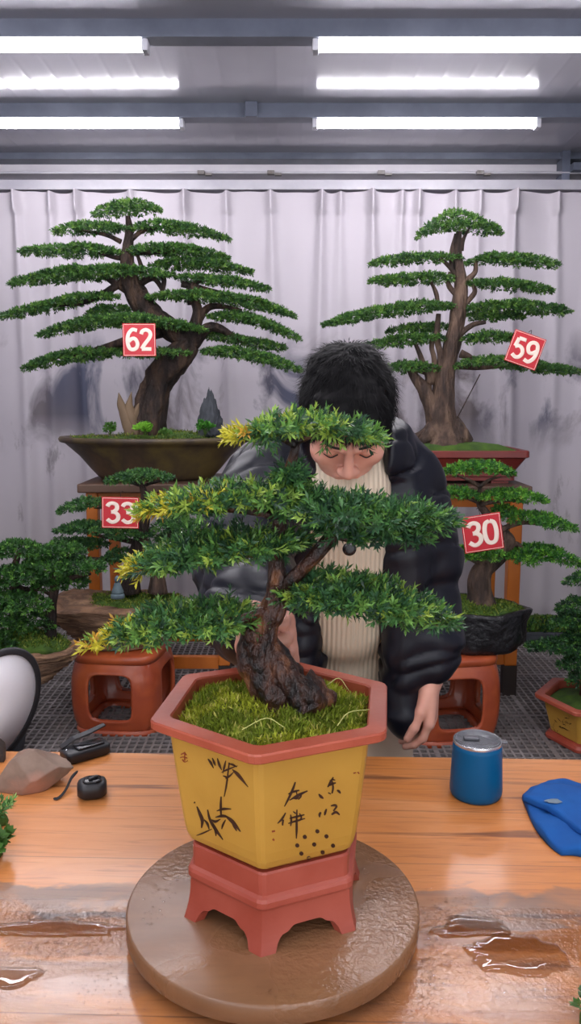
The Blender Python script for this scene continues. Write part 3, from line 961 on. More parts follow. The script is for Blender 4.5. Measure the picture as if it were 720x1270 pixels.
branch([(366, 552, 0), (340, 540, -.01), (300, 536, 0)], [.004, .003, .0015], seed=12)
branch([(366, 548, 0), (400, 538, -.01), (450, 542, 0)], [.004, .003, .0015], seed=13)

PALM = [(60, 98, 64), (78, 124, 68), (110, 154, 74), (156, 190, 92), (52, 80, 62)]
def main_pad(spine, half, depth, n, seed, wts=(.30, .34, .20, .08, .08), yellow=None, taper=(.35, .35), Y0=YT, L=.0135, W=.0029, per=13, light=0):
    spine = [(x, y + 7) for x, y in spine]; half = half * .75
    rg = np.random.default_rng(seed)
    sp = [P(x, y, Y0) for x, y in spine]
    pos, ax, t, vv = pad_points(sp, half, depth, n, rg, seed, taper, .78)
    # shoots lie out flat and turn up a little at their ends
    ax = unit(ax * np.array([[1.0, 1.0, .42]]) + rg.normal(0, .62, (len(ax), 3)) * np.array([[1.0, 1.0, .28]]))
    pal = np.array([lin(c)[:3] for c in PALM])
    ci = rg.choice(5, size=len(pos), p=np.array(wts) / sum(wts))
    c = pal[ci]
    if yellow:
        for (ta, tb_, pr) in yellow:
            k = (t >= ta) & (t <= tb_) & (rg.uniform(0, 1, len(t)) < pr)
            yc = np.where(rg.uniform(0, 1, (len(t), 1)) < .85, np.array([lin((204, 196, 66))[:3]]), np.array([lin((206, 158, 60))[:3]]))
            c[k] = yc[k]
    if light:
        k = rg.uniform(0, 1, len(t)) < light
        c[k] = np.array(lin((158, 184, 78))[:3])
    v, f, cc = sprigs(pos, ax, per, L, W, 1.05, rg, None, None, .020, colr=c)
    return mk('foliage_pad', v, f, M['leaf'], mt, col=cc, smooth=False)
main_pad([(294, 536), (330, 528), (380, 524), (430, 530), (462, 538)], .008, .045, 330, 31, (.18, .32, .3, .14, .06), yellow=[(0, .12, .85), (.30, .40, .3)], taper=(.25, .3), light=.16)
main_pad([(352, 592), (362, 584), (374, 600)], .012, .020, 70, 32, (.35, .35, .2, .06, .04))
main_pad([(186, 628), (230, 620), (280, 614), (340, 612), (390, 618)], .009, .055, 520, 33, (.24, .34, .22, .14, .06), yellow=[(0, .20, .62), (.2, .45, .10)], taper=(.3, .25), light=.18)
main_pad([(352, 625), (400, 627), (460, 632), (515, 637), (552, 641)], .011, .062, 640, 34, (.36, .34, .14, .04, .12), taper=(.2, .35))
main_pad([(398, 650), (440, 654), (490, 653), (522, 660)], .006, .045, 200, 35, (.4, .32, .14, .04, .10), taper=(.25, .35))
main_pad([(166, 700), (205, 690), (260, 678), (320, 670), (370, 668)], .009, .055, 540, 36, (.30, .36, .2, .08, .06), yellow=[(0, .09, .8), (.14, .22, .2)], taper=(.35, .25), light=.08)
main_pad([(356, 734), (400, 730), (450, 734), (505, 748), (552, 766)], .013, .070, 760, 37, (.28, .36, .22, .08, .06), taper=(.22, .4), light=.06)
main_pad([(146, 784), (185, 773), (230, 767), (280, 764), (312, 764)], .010, .065, 600, 38, (.24, .36, .26, .1, .04), yellow=[(0, .05, .7)], taper=(.35, .2), light=.09)
main_pad([(112, 796), (120, 793), (134, 789)], .005, .010, 16, 39, (.2, .3, .3, .2, 0), yellow=[(0, 1, .7)])
# ================================================================== trees of the nursery behind
M['tag_red'] = pm('tag_red', (206, 28, 44), (196, 24, 40), 6, rough=.35)
M['tag_white'] = pm('tag_white', (255, 236, 220), (250, 230, 214), 6, rough=.4)
M['clay_red'] = pm('clay_red', (126, 46, 38), (108, 38, 34), 5, rough=.4)
M['stool'] = pm('stool_clay', (188, 92, 50), (158, 70, 42), 4, rough=.32, coat=.2, c3=(174, 80, 46))
M['bowl'] = pm('bowl_brown', (86, 66, 48), (62, 50, 40), 5, rough=.5, bmp=.2, bscale=30, c3=(92, 78, 44))
M['mossy'] = pm('mossy_rim', (96, 104, 40), (84, 70, 44), 9, rough=.8, bmp=.4)
M['standwood'] = pm('stand_wood', (206, 122, 36), (176, 94, 26), 5, (1, 1, .15), rough=.4, c3=(190, 106, 34))
M['standtop'] = pm('stand_top', (92, 66, 50), (74, 54, 44), 5, (.3, 1, 1), rough=.5)
M['standfoot'] = pm('stand_foot', (54, 38, 30), (40, 30, 26), 5, rough=.6)
M['slab'] = pm('layered_rock', (184, 146, 112), (104, 78, 60), 5, (1, 1, 7), rough=.8, bmp=1.0, bscale=12, c3=(150, 114, 86), bdist=.02)
M['blackrock'] = pm('black_rock', (34, 33, 36), (22, 22, 25), 9, rough=.32, bmp=1.0, bscale=16, bdist=.02)
M['greyrock'] = pm('grey_rock', (66, 70, 76), (44, 48, 54), 9, rough=.8, bmp=.8, bscale=20)
PALB = [(70, 112, 54), (88, 132, 58), (114, 154, 68), (46, 80, 48), (58, 98, 52)]

def bg_pad(root, spine, half_px, Y0, dep, seed, dens=1.0, pal=PALB, wts=(.3, .3, .14, .1, .16), L=.019, W=.0062, per=7, taper=(.35, .35), dy=0.0, name='foliage_pad'):
    rg = np.random.default_rng(seed)
    sp = np.array([P(x, y, Y0 + dy) for x, y in spine])
    leng = np.linalg.norm(np.diff(sp, axis=0), axis=1).sum()
    half = half_px / FPX * Y0
    dep = dep * .74
    n = int(max(30, dens * 5600 * leng * dep * 2))
    pos, ax, t, vv = pad_points(sp, half, dep, n, rg, seed, taper, .72)
    v, f, cc = sprigs(pos, ax * np.array([[1, 1, .6]]), per, L, W, 1.0, rg, pal, wts, L * .8)
    return mk(name, v, f, M['leafbg'], root, col=cc, smooth=False)

def limb(root, lst, rad_px, Y0, mat, name='branch', seg=10, rough=.2, seed=1, freq=14, sub=6):
    pts = [P(x, y, Y0 + dy) for x, y, dy in lst]
    rad = [r_ / FPX * Y0 for r_ in rad_px]
    v, f = sweep(pts, rad, seg, sub, rough, seed, True, freq)
    return mk(name, v, f, mat, root)

SIX = [[(.52, .93), (.30, .97), (.12, .74), (.08, .40), (.16, .12), (.32, .05), (.48, .14), (.52, .34), (.42, .54), (.26, .54), (.11, .40)]]
DIGITS = {'6': SIX, '9': [[(.6 - x, 1.0 - y) for x, y in SIX[0]]],
    '2': [[(.09, .76), (.15, .90), (.30, .96), (.45, .89), (.50, .73), (.42, .54), (.24, .30), (.10, .08)], [(.10, .07), (.30, .07), (.53, .07)]],
    '5': [[(.50, .93), (.30, .93), (.16, .93)], [(.16, .93), (.14, .75), (.11, .52)], [(.11, .50), (.28, .59), (.45, .50), (.52, .31), (.44, .11), (.27, .05), (.09, .14)]],
    '3': [[(.09, .80), (.17, .92), (.32, .96), (.46, .87), (.46, .67), (.34, .55), (.24, .53)], [(.24, .53), (.39, .51), (.51, .39), (.51, .20), (.40, .07), (.25, .04), (.08, .17)]],
    '0': [[(.30, .96), (.14, .86), (.08, .50), (.14, .14), (.30, .04), (.46, .14), (.52, .50), (.46, .86), (.30, .96)]]}
def digit_mesh(ch):
    mb = MB()
    for st in DIGITS[ch]:
        mb.tube([(x, y, 0) for x, y in st], [.088] * len(st), 12, smooth=8)
    v = np.concatenate(mb.v); v[:, 2] *= .12
    return v, mb.f

def number_tag(txt, px, py, Y, w_px, h_px, rot, label, tilt=0.0):
    c = P(px, py, Y)
    t_ = Y / ray(px, py)[1]
    W_, H_ = w_px / FPX * t_, h_px / FPX * t_
    rd = thing('number_tag', label, 'number tag', c, 'red number tags hung on the trees')
    R = Matrix.Rotation(rot, 3, 'Y') @ Matrix.Rotation(PI / 2 - tilt, 3, 'X')
    R = np.array(R)
    def put(v): return V3(v) @ R.T + c
    def card(a, b, z0, z1):
        return MB().box((-a, -b, z0), (a, b, z1))
    k = card(W_ / 2, H_ / 2, -.0025, .0); o = mk('card', put(np.concatenate(k.v)), k.f, M['tag_red'], rd, smooth=False); mod_bevel(o, .002)
    # thin white line near the edge
    e = MB(); a, b, lw = W_ / 2 - .004, H_ / 2 - .004, .0016
    e.box((-a, b - lw, 0), (a, b, .0006)).box((-a, -b, 0), (a, -b + lw, .0006)).box((-a, -b + lw, 0), (-a + lw, b - lw, .0006)).box((a - lw, -b + lw, 0), (a, b - lw, .0006))
    mk('border', put(np.concatenate(e.v)), e.f, M['tag_white'], rd, smooth=False)
    for k, ch in enumerate(txt):
        v, f = digit_mesh(ch)
        mn, mx = np.array([-.01, -.05]), np.array([.61, 1.05])
        v[:, 0] = (v[:, 0] - .3) * W_ * .42 / .62 + (k - .5) * W_ * .41
        v[:, 1] = (v[:, 1] - .5) * H_ * .72 / 1.1
        v[:, 2] = v[:, 2] * .06 + .0004
        mk('number', put(v), f, M['tag_white'], rd)
    # wire hook by which it hangs
    h = MB().tube([put((0, H_ / 2 - .004, -.003)), put((0, H_ / 2 + .02, -.02)), put((0, H_ / 2 + .015, -.06))], [.0012, .0012, .0012], 6)
    h.build('hook', M['bark_dark'], rd)
    return rd

# ---------------------------------------------------------------- tree 62
Y62 = 3.85
cb = P(193, 545, Y62); zb = 1.013; zr = P(193, 541, Y62)[2]
t62 = thing('potted_bonsai', 'wide layered bonsai in a big oval brown bowl, carrying number tag 62, upper left', 'bonsai', (cb[0], Y62, zb))
hb = zr - zb
bw = .45
prof = [(.26, 0), (.275, .012), (.31, .05), (.36, .11), (.405, hb - .05), (.428, hb - .03), (.452, hb - .024), (.458, hb - .010), (.452, hb), (.425, hb), (.405, hb - .02), (.35, hb - .10)]
MB().lathe(prof, (cb[0], Y62, zb), 72, sx=1, sy=.62).build('bowl', M['bowl'], t62)
def moss_disc(root, c, rx, ry, z, hgt, mat, seed, name='moss', n=60):
    rings = []
    a = np.linspace(0, 2 * PI, n, endpoint=False)
    for s in (1, .95, .8, .6, .4, .2, .06):
        p = np.stack([c[0] + rx * s * np.cos(a), c[1] + ry * s * np.sin(a), np.zeros(n)], 1)
        p[:, 2] = z + hgt * (1 - s * s) + .5 * hgt * snoise(p * 14, seed, 1, 2) * (s < .97)
        rings.append(p)
    o = MB().loft(rings).build(name, mat, root)
    rg = np.random.default_rng(seed + 50)
    m_ = 2200
    a = rg.uniform(0, 2 * PI, m_); q = np.sqrt(rg.uniform(0, .96, m_))
    p = np.stack([c[0] + rx * q * np.cos(a), c[1] + ry * q * np.sin(a), np.zeros(m_)], 1)
    p[:, 2] = z + hgt * (1 - q * q) + .5 * hgt * snoise(p * 14, seed, 1, 2)
    pal = np.array([lin(k)[:3] for k in ((86, 116, 36), (112, 134, 44), (66, 94, 30), (140, 150, 60))])[rg.integers(0, 4, m_)]
    v, f = blades(p, rg.normal(0, .6, (m_, 3)) + np.array([[0, 0, .8]]), rg.normal(0, 1, (m_, 3)), rg.uniform(.008, .018, m_), rg.uniform(.003, .006, m_))
    mk('moss_blades', v, f, M['mossleaf'], root, col=np.repeat(pal, 4, 0), smooth=False)
    return o
moss_disc(t62, (cb[0], Y62), .415, .415 * .62, zb + hb - .018, .03, M['moss2'], 4)
BK = M['bark_dark']
limb(t62, [(180, 545, 0), (184, 520, 0), (190, 488, 0), (203, 462, 0), (222, 440, 0), (238, 425, 0)], [24, 20, 18.5, 18, 17, 13], Y62, BK, 'trunk', 24, .26, 3)
limb(t62, [(238, 428, 0), (210, 408, .02), (186, 388, .03), (168, 365, .02), (158, 340, 0), (158, 315, 0), (160, 290, 0), (158, 268, 0)], [12, 13, 13, 14, 10, 7, 5.5, 3], Y62, BK, 'upper_trunk', 18, .25, 5)
st = MB()
for pts_, rad_, sd in (([(168, 545, 0), (163, 520, 0), (160, 505, 0), (163, 486, 0)], [9, 8, 5, .6], 8), ([(164, 545, -.01), (156, 520, -.01), (150, 500, 0), (147, 487, 0)], [7, 6, 4, .5], 9), ([(172, 545, .01), (168, 525, .01), (170, 508, 0), (172, 500, 0)], [7, 6, 4, .6], 10)):
    st.tube([P(x, y, Y62 - .05 + d_) for x, y, d_ in pts_], [q * .00385 for q in rad_], 14, rough=.28, seed=sd, smooth=6, freq=20)
st.build('dead_stump', M['wood_grey'], t62)
for k, (lst, rad) in enumerate([
        ([(238, 428, 0), (262, 410, -.03), (300, 428, -.02)], [9, 6, 2]), ([(232, 424, 0), (246, 395, 0), (240, 370, 0), (245, 350, 0)], [10, 7, 5, 2]),
        ([(244, 398, 0), (262, 385, 0), (300, 390, 0)], [6, 4, 2]), ([(162, 360, 0), (190, 350, .04), (206, 375, .04)], [5, 4, 2]), ([(166, 366, 0), (140, 355, 0), (122, 340, 0)], [5, 4, 2]),
        ([(160, 330, 0), (176, 342, 0), (170, 320, 0)], [4, 3, 2]), ([(160, 312, 0), (148, 325, 0), (120, 318, 0)], [4, 3, 1.5]), ([(160, 300, 0), (180, 290, 0), (220, 285, 0)], [3, 2.5, 1.5]),
        ([(158, 312, 0), (185, 318, 0), (230, 316, 0)], [4, 3, 1.5]), ([(200, 412, 0), (150, 430, -.03), (90, 448, 0)], [8, 5, 2]), ([(196, 340, .02), (203, 352, .02), (200, 372, .02)], [3, 3, 3]),
        ([(236, 378, 0), (234, 362, 0), (250, 352, 0)], [4, 3, 2]), ([(150, 300, 0), (130, 296, 0), (95, 290, 0)], [3, 2.5, 1.5]), ([(160, 345, 0), (110, 378, 0), (60, 385, 0)], [5, 3, 1.5]), ([(225, 352, 0), (270, 368, 0), (320, 378, 0)], [4, 3, 1.5])]):
    lst = [(x, y - 5 * (i > 0), d) for i, (x, y, d) in enumerate(lst)]
    limb(t62, lst, rad, Y62, BK, 'branch', 8, .15, 20 + k)
def C2(pts): return [(x / 1.895, 230 + y / 1.895) for x, y in pts]
pads62 = [([(222, 70), (260, 60), (300, 54), (340, 54), (374, 62)], 7, .13, 0), ([(126, 110), (200, 103), (260, 102), (305, 106)], 6.5, .12, 0), ([(310, 102), (380, 100), (460, 110), (536, 128)], 6, .13, 0),
          ([(48, 159), (130, 156), (220, 155), (292, 162)], 6.5, .14, 0), ([(296, 160), (360, 154), (450, 158), (534, 172)], 6.5, .15, 0),
          ([(25, 233), (90, 222), (170, 212), (250, 208), (330, 208), (408, 212)], 7.5, .17, -.02), ([(352, 192), (420, 186), (500, 190), (590, 206)], 6.5, .14, .04), ([(416, 218), (480, 224), (560, 232), (632, 246)], 6, .12, 0),
          ([(0, 314), (60, 298), (140, 280), (220, 264), (275, 262)], 6.5, .14, 0), ([(350, 264), (440, 262), (520, 268), (610, 284), (690, 308)], 7.5, .16, -.02), ([(205, 310), (240, 298), (300, 292)], 7, .12, .08),
          ([(92, 356), (170, 334), (260, 322), (370, 324), (480, 342)], 8, .18, -.06), ([(492, 310), (560, 312), (630, 330), (702, 362)], 7.5, .15, 0),
          ([(466, 352), (530, 360), (600, 374), (670, 384)], 7, .14, .06), ([(57, 432), (140, 410), (230, 398), (290, 388)], 8, .17, 0), ([(280, 400), (340, 396), (444, 396)], 6, .12, -.06), ([(478, 392), (550, 396), (630, 412), (706, 438)], 8, .16, -.04)]
for k, (sp_, h_, d_, dy_) in enumerate(pads62):
    bg_pad(t62, C2(sp_), h_ * .68, Y62, d_, 100 + k, 1.15, dy=dy_)
number_tag('62', 172.5, 421.5, 3.57, 41, 40, 0, 'red square number tag reading 62 on the wide left tree')
# scholar rock and little weeds in the bowl
c = P(261, 536, Y62 - .06)
v, f = rock_mesh((0, 0, 0), (.062, .045, .13), 5, .34, 2.6, 5, None, octv=5)
v[:, :2] *= (1.15 - (v[:, 2:3] + .13) / .26 * .75)
v = v + c + V3((0, 0, .05)); v[:, 2] = np.maximum(v[:, 2], zr - .002)
tag(mk('scholar_rock', v, f, M['greyrock']), 'small jagged dark rock standing in the big oval bowl', 'rock')
M['weed'] = leafmat('weed_leaf', .5, .35)
def weed(px, py, Y, hgt, n, W, pal, label, seed, spread=.9):
    rg = np.random.default_rng(seed)
    c = P(px, py, Y)
    wt = thing('small_weed', label, 'plant', c, 'weeds growing in the big oval bowl')
    ax = np.stack([rg.normal(0, .45, n), rg.normal(0, .45, n), np.ones(n)], 1)
    L_ = rg.uniform(.5, 1, n) * hgt
    tip = c + unit(ax) * L_[:, None]
    st = MB()
    for k in range(0, n, max(1, n // 12)):
        st.tube([c, (c + tip[k]) / 2 + V3((0, 0, .1 * hgt)), tip[k]], [.0016, .0013, .0008], 5, smooth=3)
    v, f, cc = sprigs(tip - unit(ax) * .01, ax, 6, W * 1.5, W, spread, rg, pal, [1] * len(pal), .01)
    mk('leaves', v, f, M['weed'], wt, col=cc, smooth=False)
    st.build('stems', M['moss2'], wt)
weed(180, 540, Y62 - .17, .05, 26, .022, [(124, 190, 60), (150, 206, 78)], 'bright green round-leaved weed at the foot of the trunk of tree 62', 1)
weed(137, 540, Y62 - .12, .06, 40, .010, [(96, 146, 60), (76, 120, 50)], 'feathery green weed left of the trunk of tree 62', 2)
weed(205, 541, Y62 - .18, .03, 18, .016, [(96, 140, 70), (120, 160, 80)], 'low pale weed just right of the trunk of tree 62', 3)
weed(254, 540, Y62 - .18, .07, 44, .012, [(90, 160, 60), (66, 130, 50)], 'green weed in front of the small jagged rock', 4)
# stand 62
def stand(label, px0, px1, yf, yb, ztop, legs_w, low=None, apron=.06, thick=.04):
    x0, x1 = px0, px1
    s = thing('plant_stand', label, 'stand', ((x0 + x1) / 2, (yf + yb) / 2, 0))
    mod_bevel(MB().box((x0, yf, ztop - thick), (x1, yb, ztop)).build('top', M['standtop'], s, smooth=False), .006)
    for lx in (x0 + .03, x1 - .03 - legs_w):
        for ly in (yf + .03, yb - .03 - legs_w):
            lg = MB().box((lx, ly, .16), (lx + legs_w, ly + legs_w, ztop - thick)).build('leg', M['standwood'], s, smooth=False)
            mod_bevel(lg, .005)
            fo = MB().box((lx - .001, ly - .001, 0), (lx + legs_w + .001, ly + legs_w + .001, .16)).build('leg_foot', M['standfoot'], lg, smooth=False)
    for ly in (yf + .045, yb - .065):
        mod_bevel(MB().box((x0 + .03 + legs_w, ly, ztop - thick - apron), (x1 - .03 - legs_w, ly + .02, ztop - thick)).build('apron', M['standwood'], s, smooth=False), .003)
        if low: mod_bevel(MB().box((x0 + .03 + legs_w, ly, low), (x1 - .03 - legs_w, ly + .03, low + .06)).build('stretcher', M['standwood'], s, smooth=False), .003)
    for lx in (x0 + .045, x1 - .065):
        if low: mod_bevel(MB().box((lx, yf + .03 + legs_w, low + .005), (lx + .02, yb - .03 - legs_w, low + .055)).build('side_rail', M['standwood'], s, smooth=False), .003)
    return s
xL = P(95, 604, 3.58)[0]; xR = P(290, 604, 3.58)[0]
stand('wooden stand with orange legs under the big oval bowl of tree 62', xL, xR, 3.58, 4.12, 1.012, .052, .14)

# ---------------------------------------------------------------- tree 59
Y59 = 3.85
c5 = P(553, 556, Y59); z5t = P(553, 556, Y59)[2]; z5b = P(553, 602, 3.62)[2]
t59 = thing('potted_bonsai', 'tall straight-trunked bonsai in a dark red oblong pot, carrying tag 59', 'bonsai', (c5[0], Y59, z5b))
xr = P(657, 560, 3.66)[0]; hw = xr - c5[0]
def rectring(cx, cy, hx, hy, z, r=.03, n=4):
    out = []
    for sx, sy, a0 in ((1, 1, 0), (-1, 1, PI / 2), (-1, -1, PI), (1, -1, 1.5 * PI)):
        for k in range(n):
            a = a0 + (k / (n - 1)) * PI / 2
            out.append((cx + sx * (hx - r) + r * math.cos(a), cy + sy * (hy - r) + r * math.sin(a), z))
    return np.array(out)
hy = .20
rings = [rectring(c5[0], Y59, hw - a, hy - a, z, .02) for a, z in ((.055, z5b + .012), (.05, z5b + .014), (.05, z5b + .03), (.042, z5b + .034), (.042, z5b + .05), (.052, z5b + .054), (.018, z5t - .045), (.012, z5t - .036), (0, z5t - .03), (0, z5t - .004), (.004, z5t), (.022, z5t), (.026, z5t - .01), (.03, z5t - .05))]
MB().loft(rings).build('pot', M['clay_red'], t59, smooth=False)
fm = MB()
for sx in (-1, 1):
    for sy in (-1, 1):
        k = MB().box((c5[0] + sx * (hw - .12) - .04, Y59 + sy * (hy - .09) - .03, z5b), (c5[0] + sx * (hw - .12) + .04, Y59 + sy * (hy - .09) + .03, z5b + .016)).build('pot_foot', M['clay_red'], t59, smooth=False)
rings = []
for s in (1, .9, .7, .4, .15):
    q = rectring(c5[0], Y59, (hw - .028) * s, (hy - .028) * s, z5t - .012 + .05 * (1 - s * s), .02 * s, 6)
    q[:, 2] += .012 * snoise(q * 12, 8, 1, 2) * (s < .95); rings.append(q)
MB().loft(rings).build('moss', M['moss2'], t59)
def C3(pts): return [(380 + x / 2.118, 240 + y / 2.118) for x, y in pts]
BG = M['bark_grey']
def C3d(pts): return [(380 + x / 2.118, 240 + y / 2.118, d) for x, y, d in pts]
limb(t59, C3d([(362, 668, 0), (362, 640, 0), (356, 600, 0), (356, 550, 0), (362, 490, 0), (378, 420, 0), (394, 340, 0), (404, 270, 0), (402, 200, 0), (396, 150, 0), (400, 100, 0)]), [33, 27, 20, 16, 13, 11, 9.5, 8.5, 6, 5, 3], Y59, BG, 'trunk', 24, .24, 31, 12)
for k, (lst, rad) in enumerate([
        ([(300, 652, -.05), (330, 625, -.03), (345, 580, 0)], [5, 11, 9]), ([(430, 655, -.04), (405, 630, -.03), (385, 590, 0)], [5, 10, 7]), ([(275, 640, 0), (310, 628, 0), (340, 600, 0)], [3, 6, 7]),
        ([(340, 600, 0), (324, 550, -.02), (304, 510, -.02), (278, 476, 0), (262, 458, 0)], [13, 10, 8, 5, 2]), ([(318, 530, 0), (320, 490, 0), (300, 430, 0), (284, 405, 0)], [6, 4, 3, 2]), ([(322, 500, 0), (336, 450, 0), (328, 400, 0), (340, 370, 0)], [6, 4, 3, 2]),
        ([(345, 520, 0), (352, 440, 0), (342, 380, 0), (346, 330, 0)], [6, 5, 4, 3]), ([(404, 420, 0), (430, 430, 0), (424, 455, 0)], [5, 3, 2]), ([(400, 370, 0), (436, 345, 0), (470, 352, 0)], [5, 3, 2]),
        ([(406, 300, 0), (440, 262, 0), (436, 250, 0)], [4, 3, 2]), ([(402, 240, 0), (440, 210, 0), (444, 192, 0)], [4, 3, 2]), ([(396, 270, 0), (372, 240, 0), (376, 220, 0)], [4, 3, 2]), ([(398, 220, 0), (378, 195, 0), (350, 184, 0)], [4, 3, 2]),
        ([(344, 290, 0), (340, 262, 0), (326, 246, 0)], [3, 3, 2]), ([(384, 210, 0), (380, 160, 0), (392, 120, 0)], [3, 3, 2]), ([(406, 150, 0), (412, 120, 0), (430, 100, 0)], [3, 2.5, 1.5]), ([(360, 480, 0), (310, 470, 0), (240, 466, 0)], [4, 3, 1.5]),
        ([(376, 450, 0), (450, 458, 0), (560, 462, 0)], [4, 3, 1.5])]):
    lst = lst[:-1] + [(lst[-1][0], lst[-1][1] - 14, lst[-1][2])] if k > 2 else lst
    limb(t59, C3d(lst), rad, Y59, BG, 'branch', 8, .18, 50 + k)
pads59 = [([(290, 118), (330, 92), (385, 80), (450, 88), (506, 106)], 13, .17, 0), ([(168, 188), (230, 178), (320, 172), (404, 170)], 6, .12, 0), ([(420, 184), (490, 174), (570, 180), (662, 192)], 6.5, .13, 0),
          ([(170, 232), (240, 230), (320, 226), (388, 226)], 9, .13, 0), ([(420, 238), (490, 240), (570, 248), (642, 258)], 6.5, .13, 0), ([(45, 348), (120, 330), (220, 312), (310, 302), (382, 296)], 8.5, .16, -.02),
          ([(426, 302), (500, 298), (590, 304), (690, 313)], 7.5, .15, -.02), ([(402, 322), (480, 326), (568, 324)], 5, .12, .08), ([(214, 364), (290, 356), (372, 352)], 6, .11, .08), ([(140, 405), (210, 396), (290, 386), (362, 382)], 7, .13, 0),
          ([(404, 388), (470, 380), (556, 384)], 7.5, .13, 0), ([(194, 462), (270, 460), (346, 462)], 7, .13, 0), ([(390, 456), (450, 444), (540, 450), (630, 462), (722, 470)], 8, .15, -.02)]
for k, (sp_, h_, d_, dy_) in enumerate(pads59):
    bg_pad(t59, C3(sp_), h_ * .68, Y59, d_, 200 + k, 1.1, dy=dy_)
MB().tube([P(*C3([(395, 590)])[0], Y59 - .1), P(*C3([(455, 475)])[0], Y59 - .05)], [.0025, .0025], 6).build('guy_wire', M['bark_dark'], t59)
number_tag('59', 651, 434, 3.64, 41, 40, math.radians(19), 'red square number tag reading 59, tilted, on the tall right tree')
xR = P(658, 620, 3.6)[0]
stand('tall wooden stand with orange legs under the dark red oblong pot of tree 59', P(470, 620, 3.6)[0], xR, 3.58, 4.14, z5b, .058, .16)

# ---------------------------------------------------------------- clay stools
def clay_stool(label, c, A, H, rot, group=None):
    """four bowed sides, each with a rounded opening"""
    s = thing('clay_stool', label, 'stool', (c[0], c[1], 0), group)
    cx, cy = c[0], c[1]
    z0, z1 = .030, H - .028
    def barrel(z):
        q = (z / H) * 2 - 1
        return 1.0 - .17 * abs(q) ** 2.6
    def radius(th):
        m_ = ((th - rot + PI / 4) % (PI / 2)) - PI / 4
        e_ = 5.0
        return A / ((abs(math.cos(m_)) ** e_ + abs(math.sin(m_)) ** e_) ** (1 / e_))
    mb = MB()
    nc = 64
    ca = np.linspace(0, 2 * PI, nc, endpoint=False)
    for k in range(4):
        rings = []
        for s_ in (0, .10, .3, .55, .8, 1.0):
            row = []
            for a in ca:
                def sup(n_, hx, hz):
                    cc, ss = math.cos(a), math.sin(a)
                    rr_ = (abs(cc) ** n_ + abs(ss) ** n_) ** (-1 / n_)
                    return hx * rr_ * cc, hz * rr_ * ss
                xi, zi = sup(6, .56, .66)
                xo, zo = sup(80, 1.0, 1.0)
                u = xi * (1 - s_) + xo * s_; w_ = zi * (1 - s_) + zo * s_
                z = (z0 + z1) / 2 + w_ * (z1 - z0) / 2
                th = rot + k * PI / 2 + u * PI / 4
                r_ = radius(th) * barrel(z) + .005 * math.exp(-((s_ - .10) / .10) ** 2)
                row.append((cx + r_ * math.cos(th), cy + r_ * math.sin(th), z))
            rings.append(row)
        mb.loft(rings, cap0=False, cap1=False)
    o = mb.build('body', M['stool'], s)
    bm = bmesh.new(); bm.from_mesh(o.data); bmesh.ops.remove_doubles(bm, verts=bm.verts, dist=.0015); bmesh.ops.recalc_face_normals(bm, faces=bm.faces); bm.to_mesh(o.data); bm.free()
    mod_solid(o, .024, -1)
    tha = np.linspace(0, 2 * PI, 96, endpoint=False)
    def ring(off, z): return [(cx + (radius(t) * barrel(min(max(z, z0), z1)) + off) * math.cos(t), cy + (radius(t) * barrel(min(max(z, z0), z1)) + off) * math.sin(t), z) for t in tha]
    MB().loft([ring(-.03, z1 - .012), ring(.003, z1 - .008), ring(.010, H - .018), ring(.008, H - .006), ring(-.004, H)]).build('seat', M['stool'], s)
    MB().loft([ring(.0, 0), ring(.007, .005), ring(.006, .028), ring(-.004, .036), ring(-.05, .036), ring(-.05, 0), ring(.0, 0)], cap0=False, cap1=False).build('foot_ring', M['stool'], s)
    return s
S33 = np.array([P(155, 860, 3.34)[0], 3.34]); HS = .352
clay_stool('reddish clay garden stool with openings under the rock slab of tree 33, left', S33, .192, HS, math.radians(-90 - 7), 'clay garden stools')
S30 = np.array([P(551, 870, 3.24)[0], 3.24]); HS3 = .375
clay_stool('orange red clay garden stool with openings under the black rock bowl, right', S30, .192, HS3, math.radians(-90 + 8), 'clay garden stools')

# ---------------------------------------------------------------- tree 30 in black rock bowl
Y30 = 3.24
c0 = P(580, 757, Y30); zt = P(580, 757, Y30)[2]
t30 = thing('potted_bonsai', 'small layered bonsai in a rough black rock bowl, carrying tag 30, on the right stool', 'bonsai', (c0[0], Y30, HS3))
def rockbowl(c, rx, ry, z0, z1, seed, mat, root, name='bowl', amp=.10, und=.02):
    n = 90; a = np.linspace(0, 2 * PI, n, endpoint=False)
    rings = []
    for s, q in ((.74, 0), (.80, .02), (.88, .12), (.94, .35), (.98, .65), (1.0, .9), (1.0, .98), (.97, 1.0), (.90, .99), (.84, .90), (.6, .80)):
        p = np.stack([np.cos(a), np.sin(a), np.full(n, q)], 1)
        r_ = 1 + amp * snoise(p * np.array([1, 1, 1.2]), seed, 2.6, 3)
        z = z0 + (z1 - z0) * q + (und * snoise(p * np.array([1, 1, 0]), seed + 2, 1.3, 2) * q)
        rings.append(np.stack([c[0] + rx * s * r_ * np.cos(a), c[1] + ry * s * r_ * np.sin(a), z], 1))
    return MB().loft(rings).build(name, mat, root)
zt += .028
rockbowl((c0[0], Y30), .255, .175, HS3, zt, 7, M['blackrock'], t30)
moss_disc(t30, (c0[0], Y30), .232, .15, zt - .016, .03, M['moss2'], 14)
def C5(pts): return [(480 + x / 3, 560 + y / 3) for x, y in pts]
def C5d(pts): return [(480 + x / 3, 560 + y / 3, d) for x, y, d in pts]
limb(t30, C5d([(345, 575, 0), (342, 530, 0), (340, 480, 0), (356, 440, 0), (392, 412, 0), (430, 385, 0), (452, 350, 0)]), [19, 15, 14, 12.5, 10, 8, 6], Y30, BG, 'trunk', 20, .2, 71, 8)
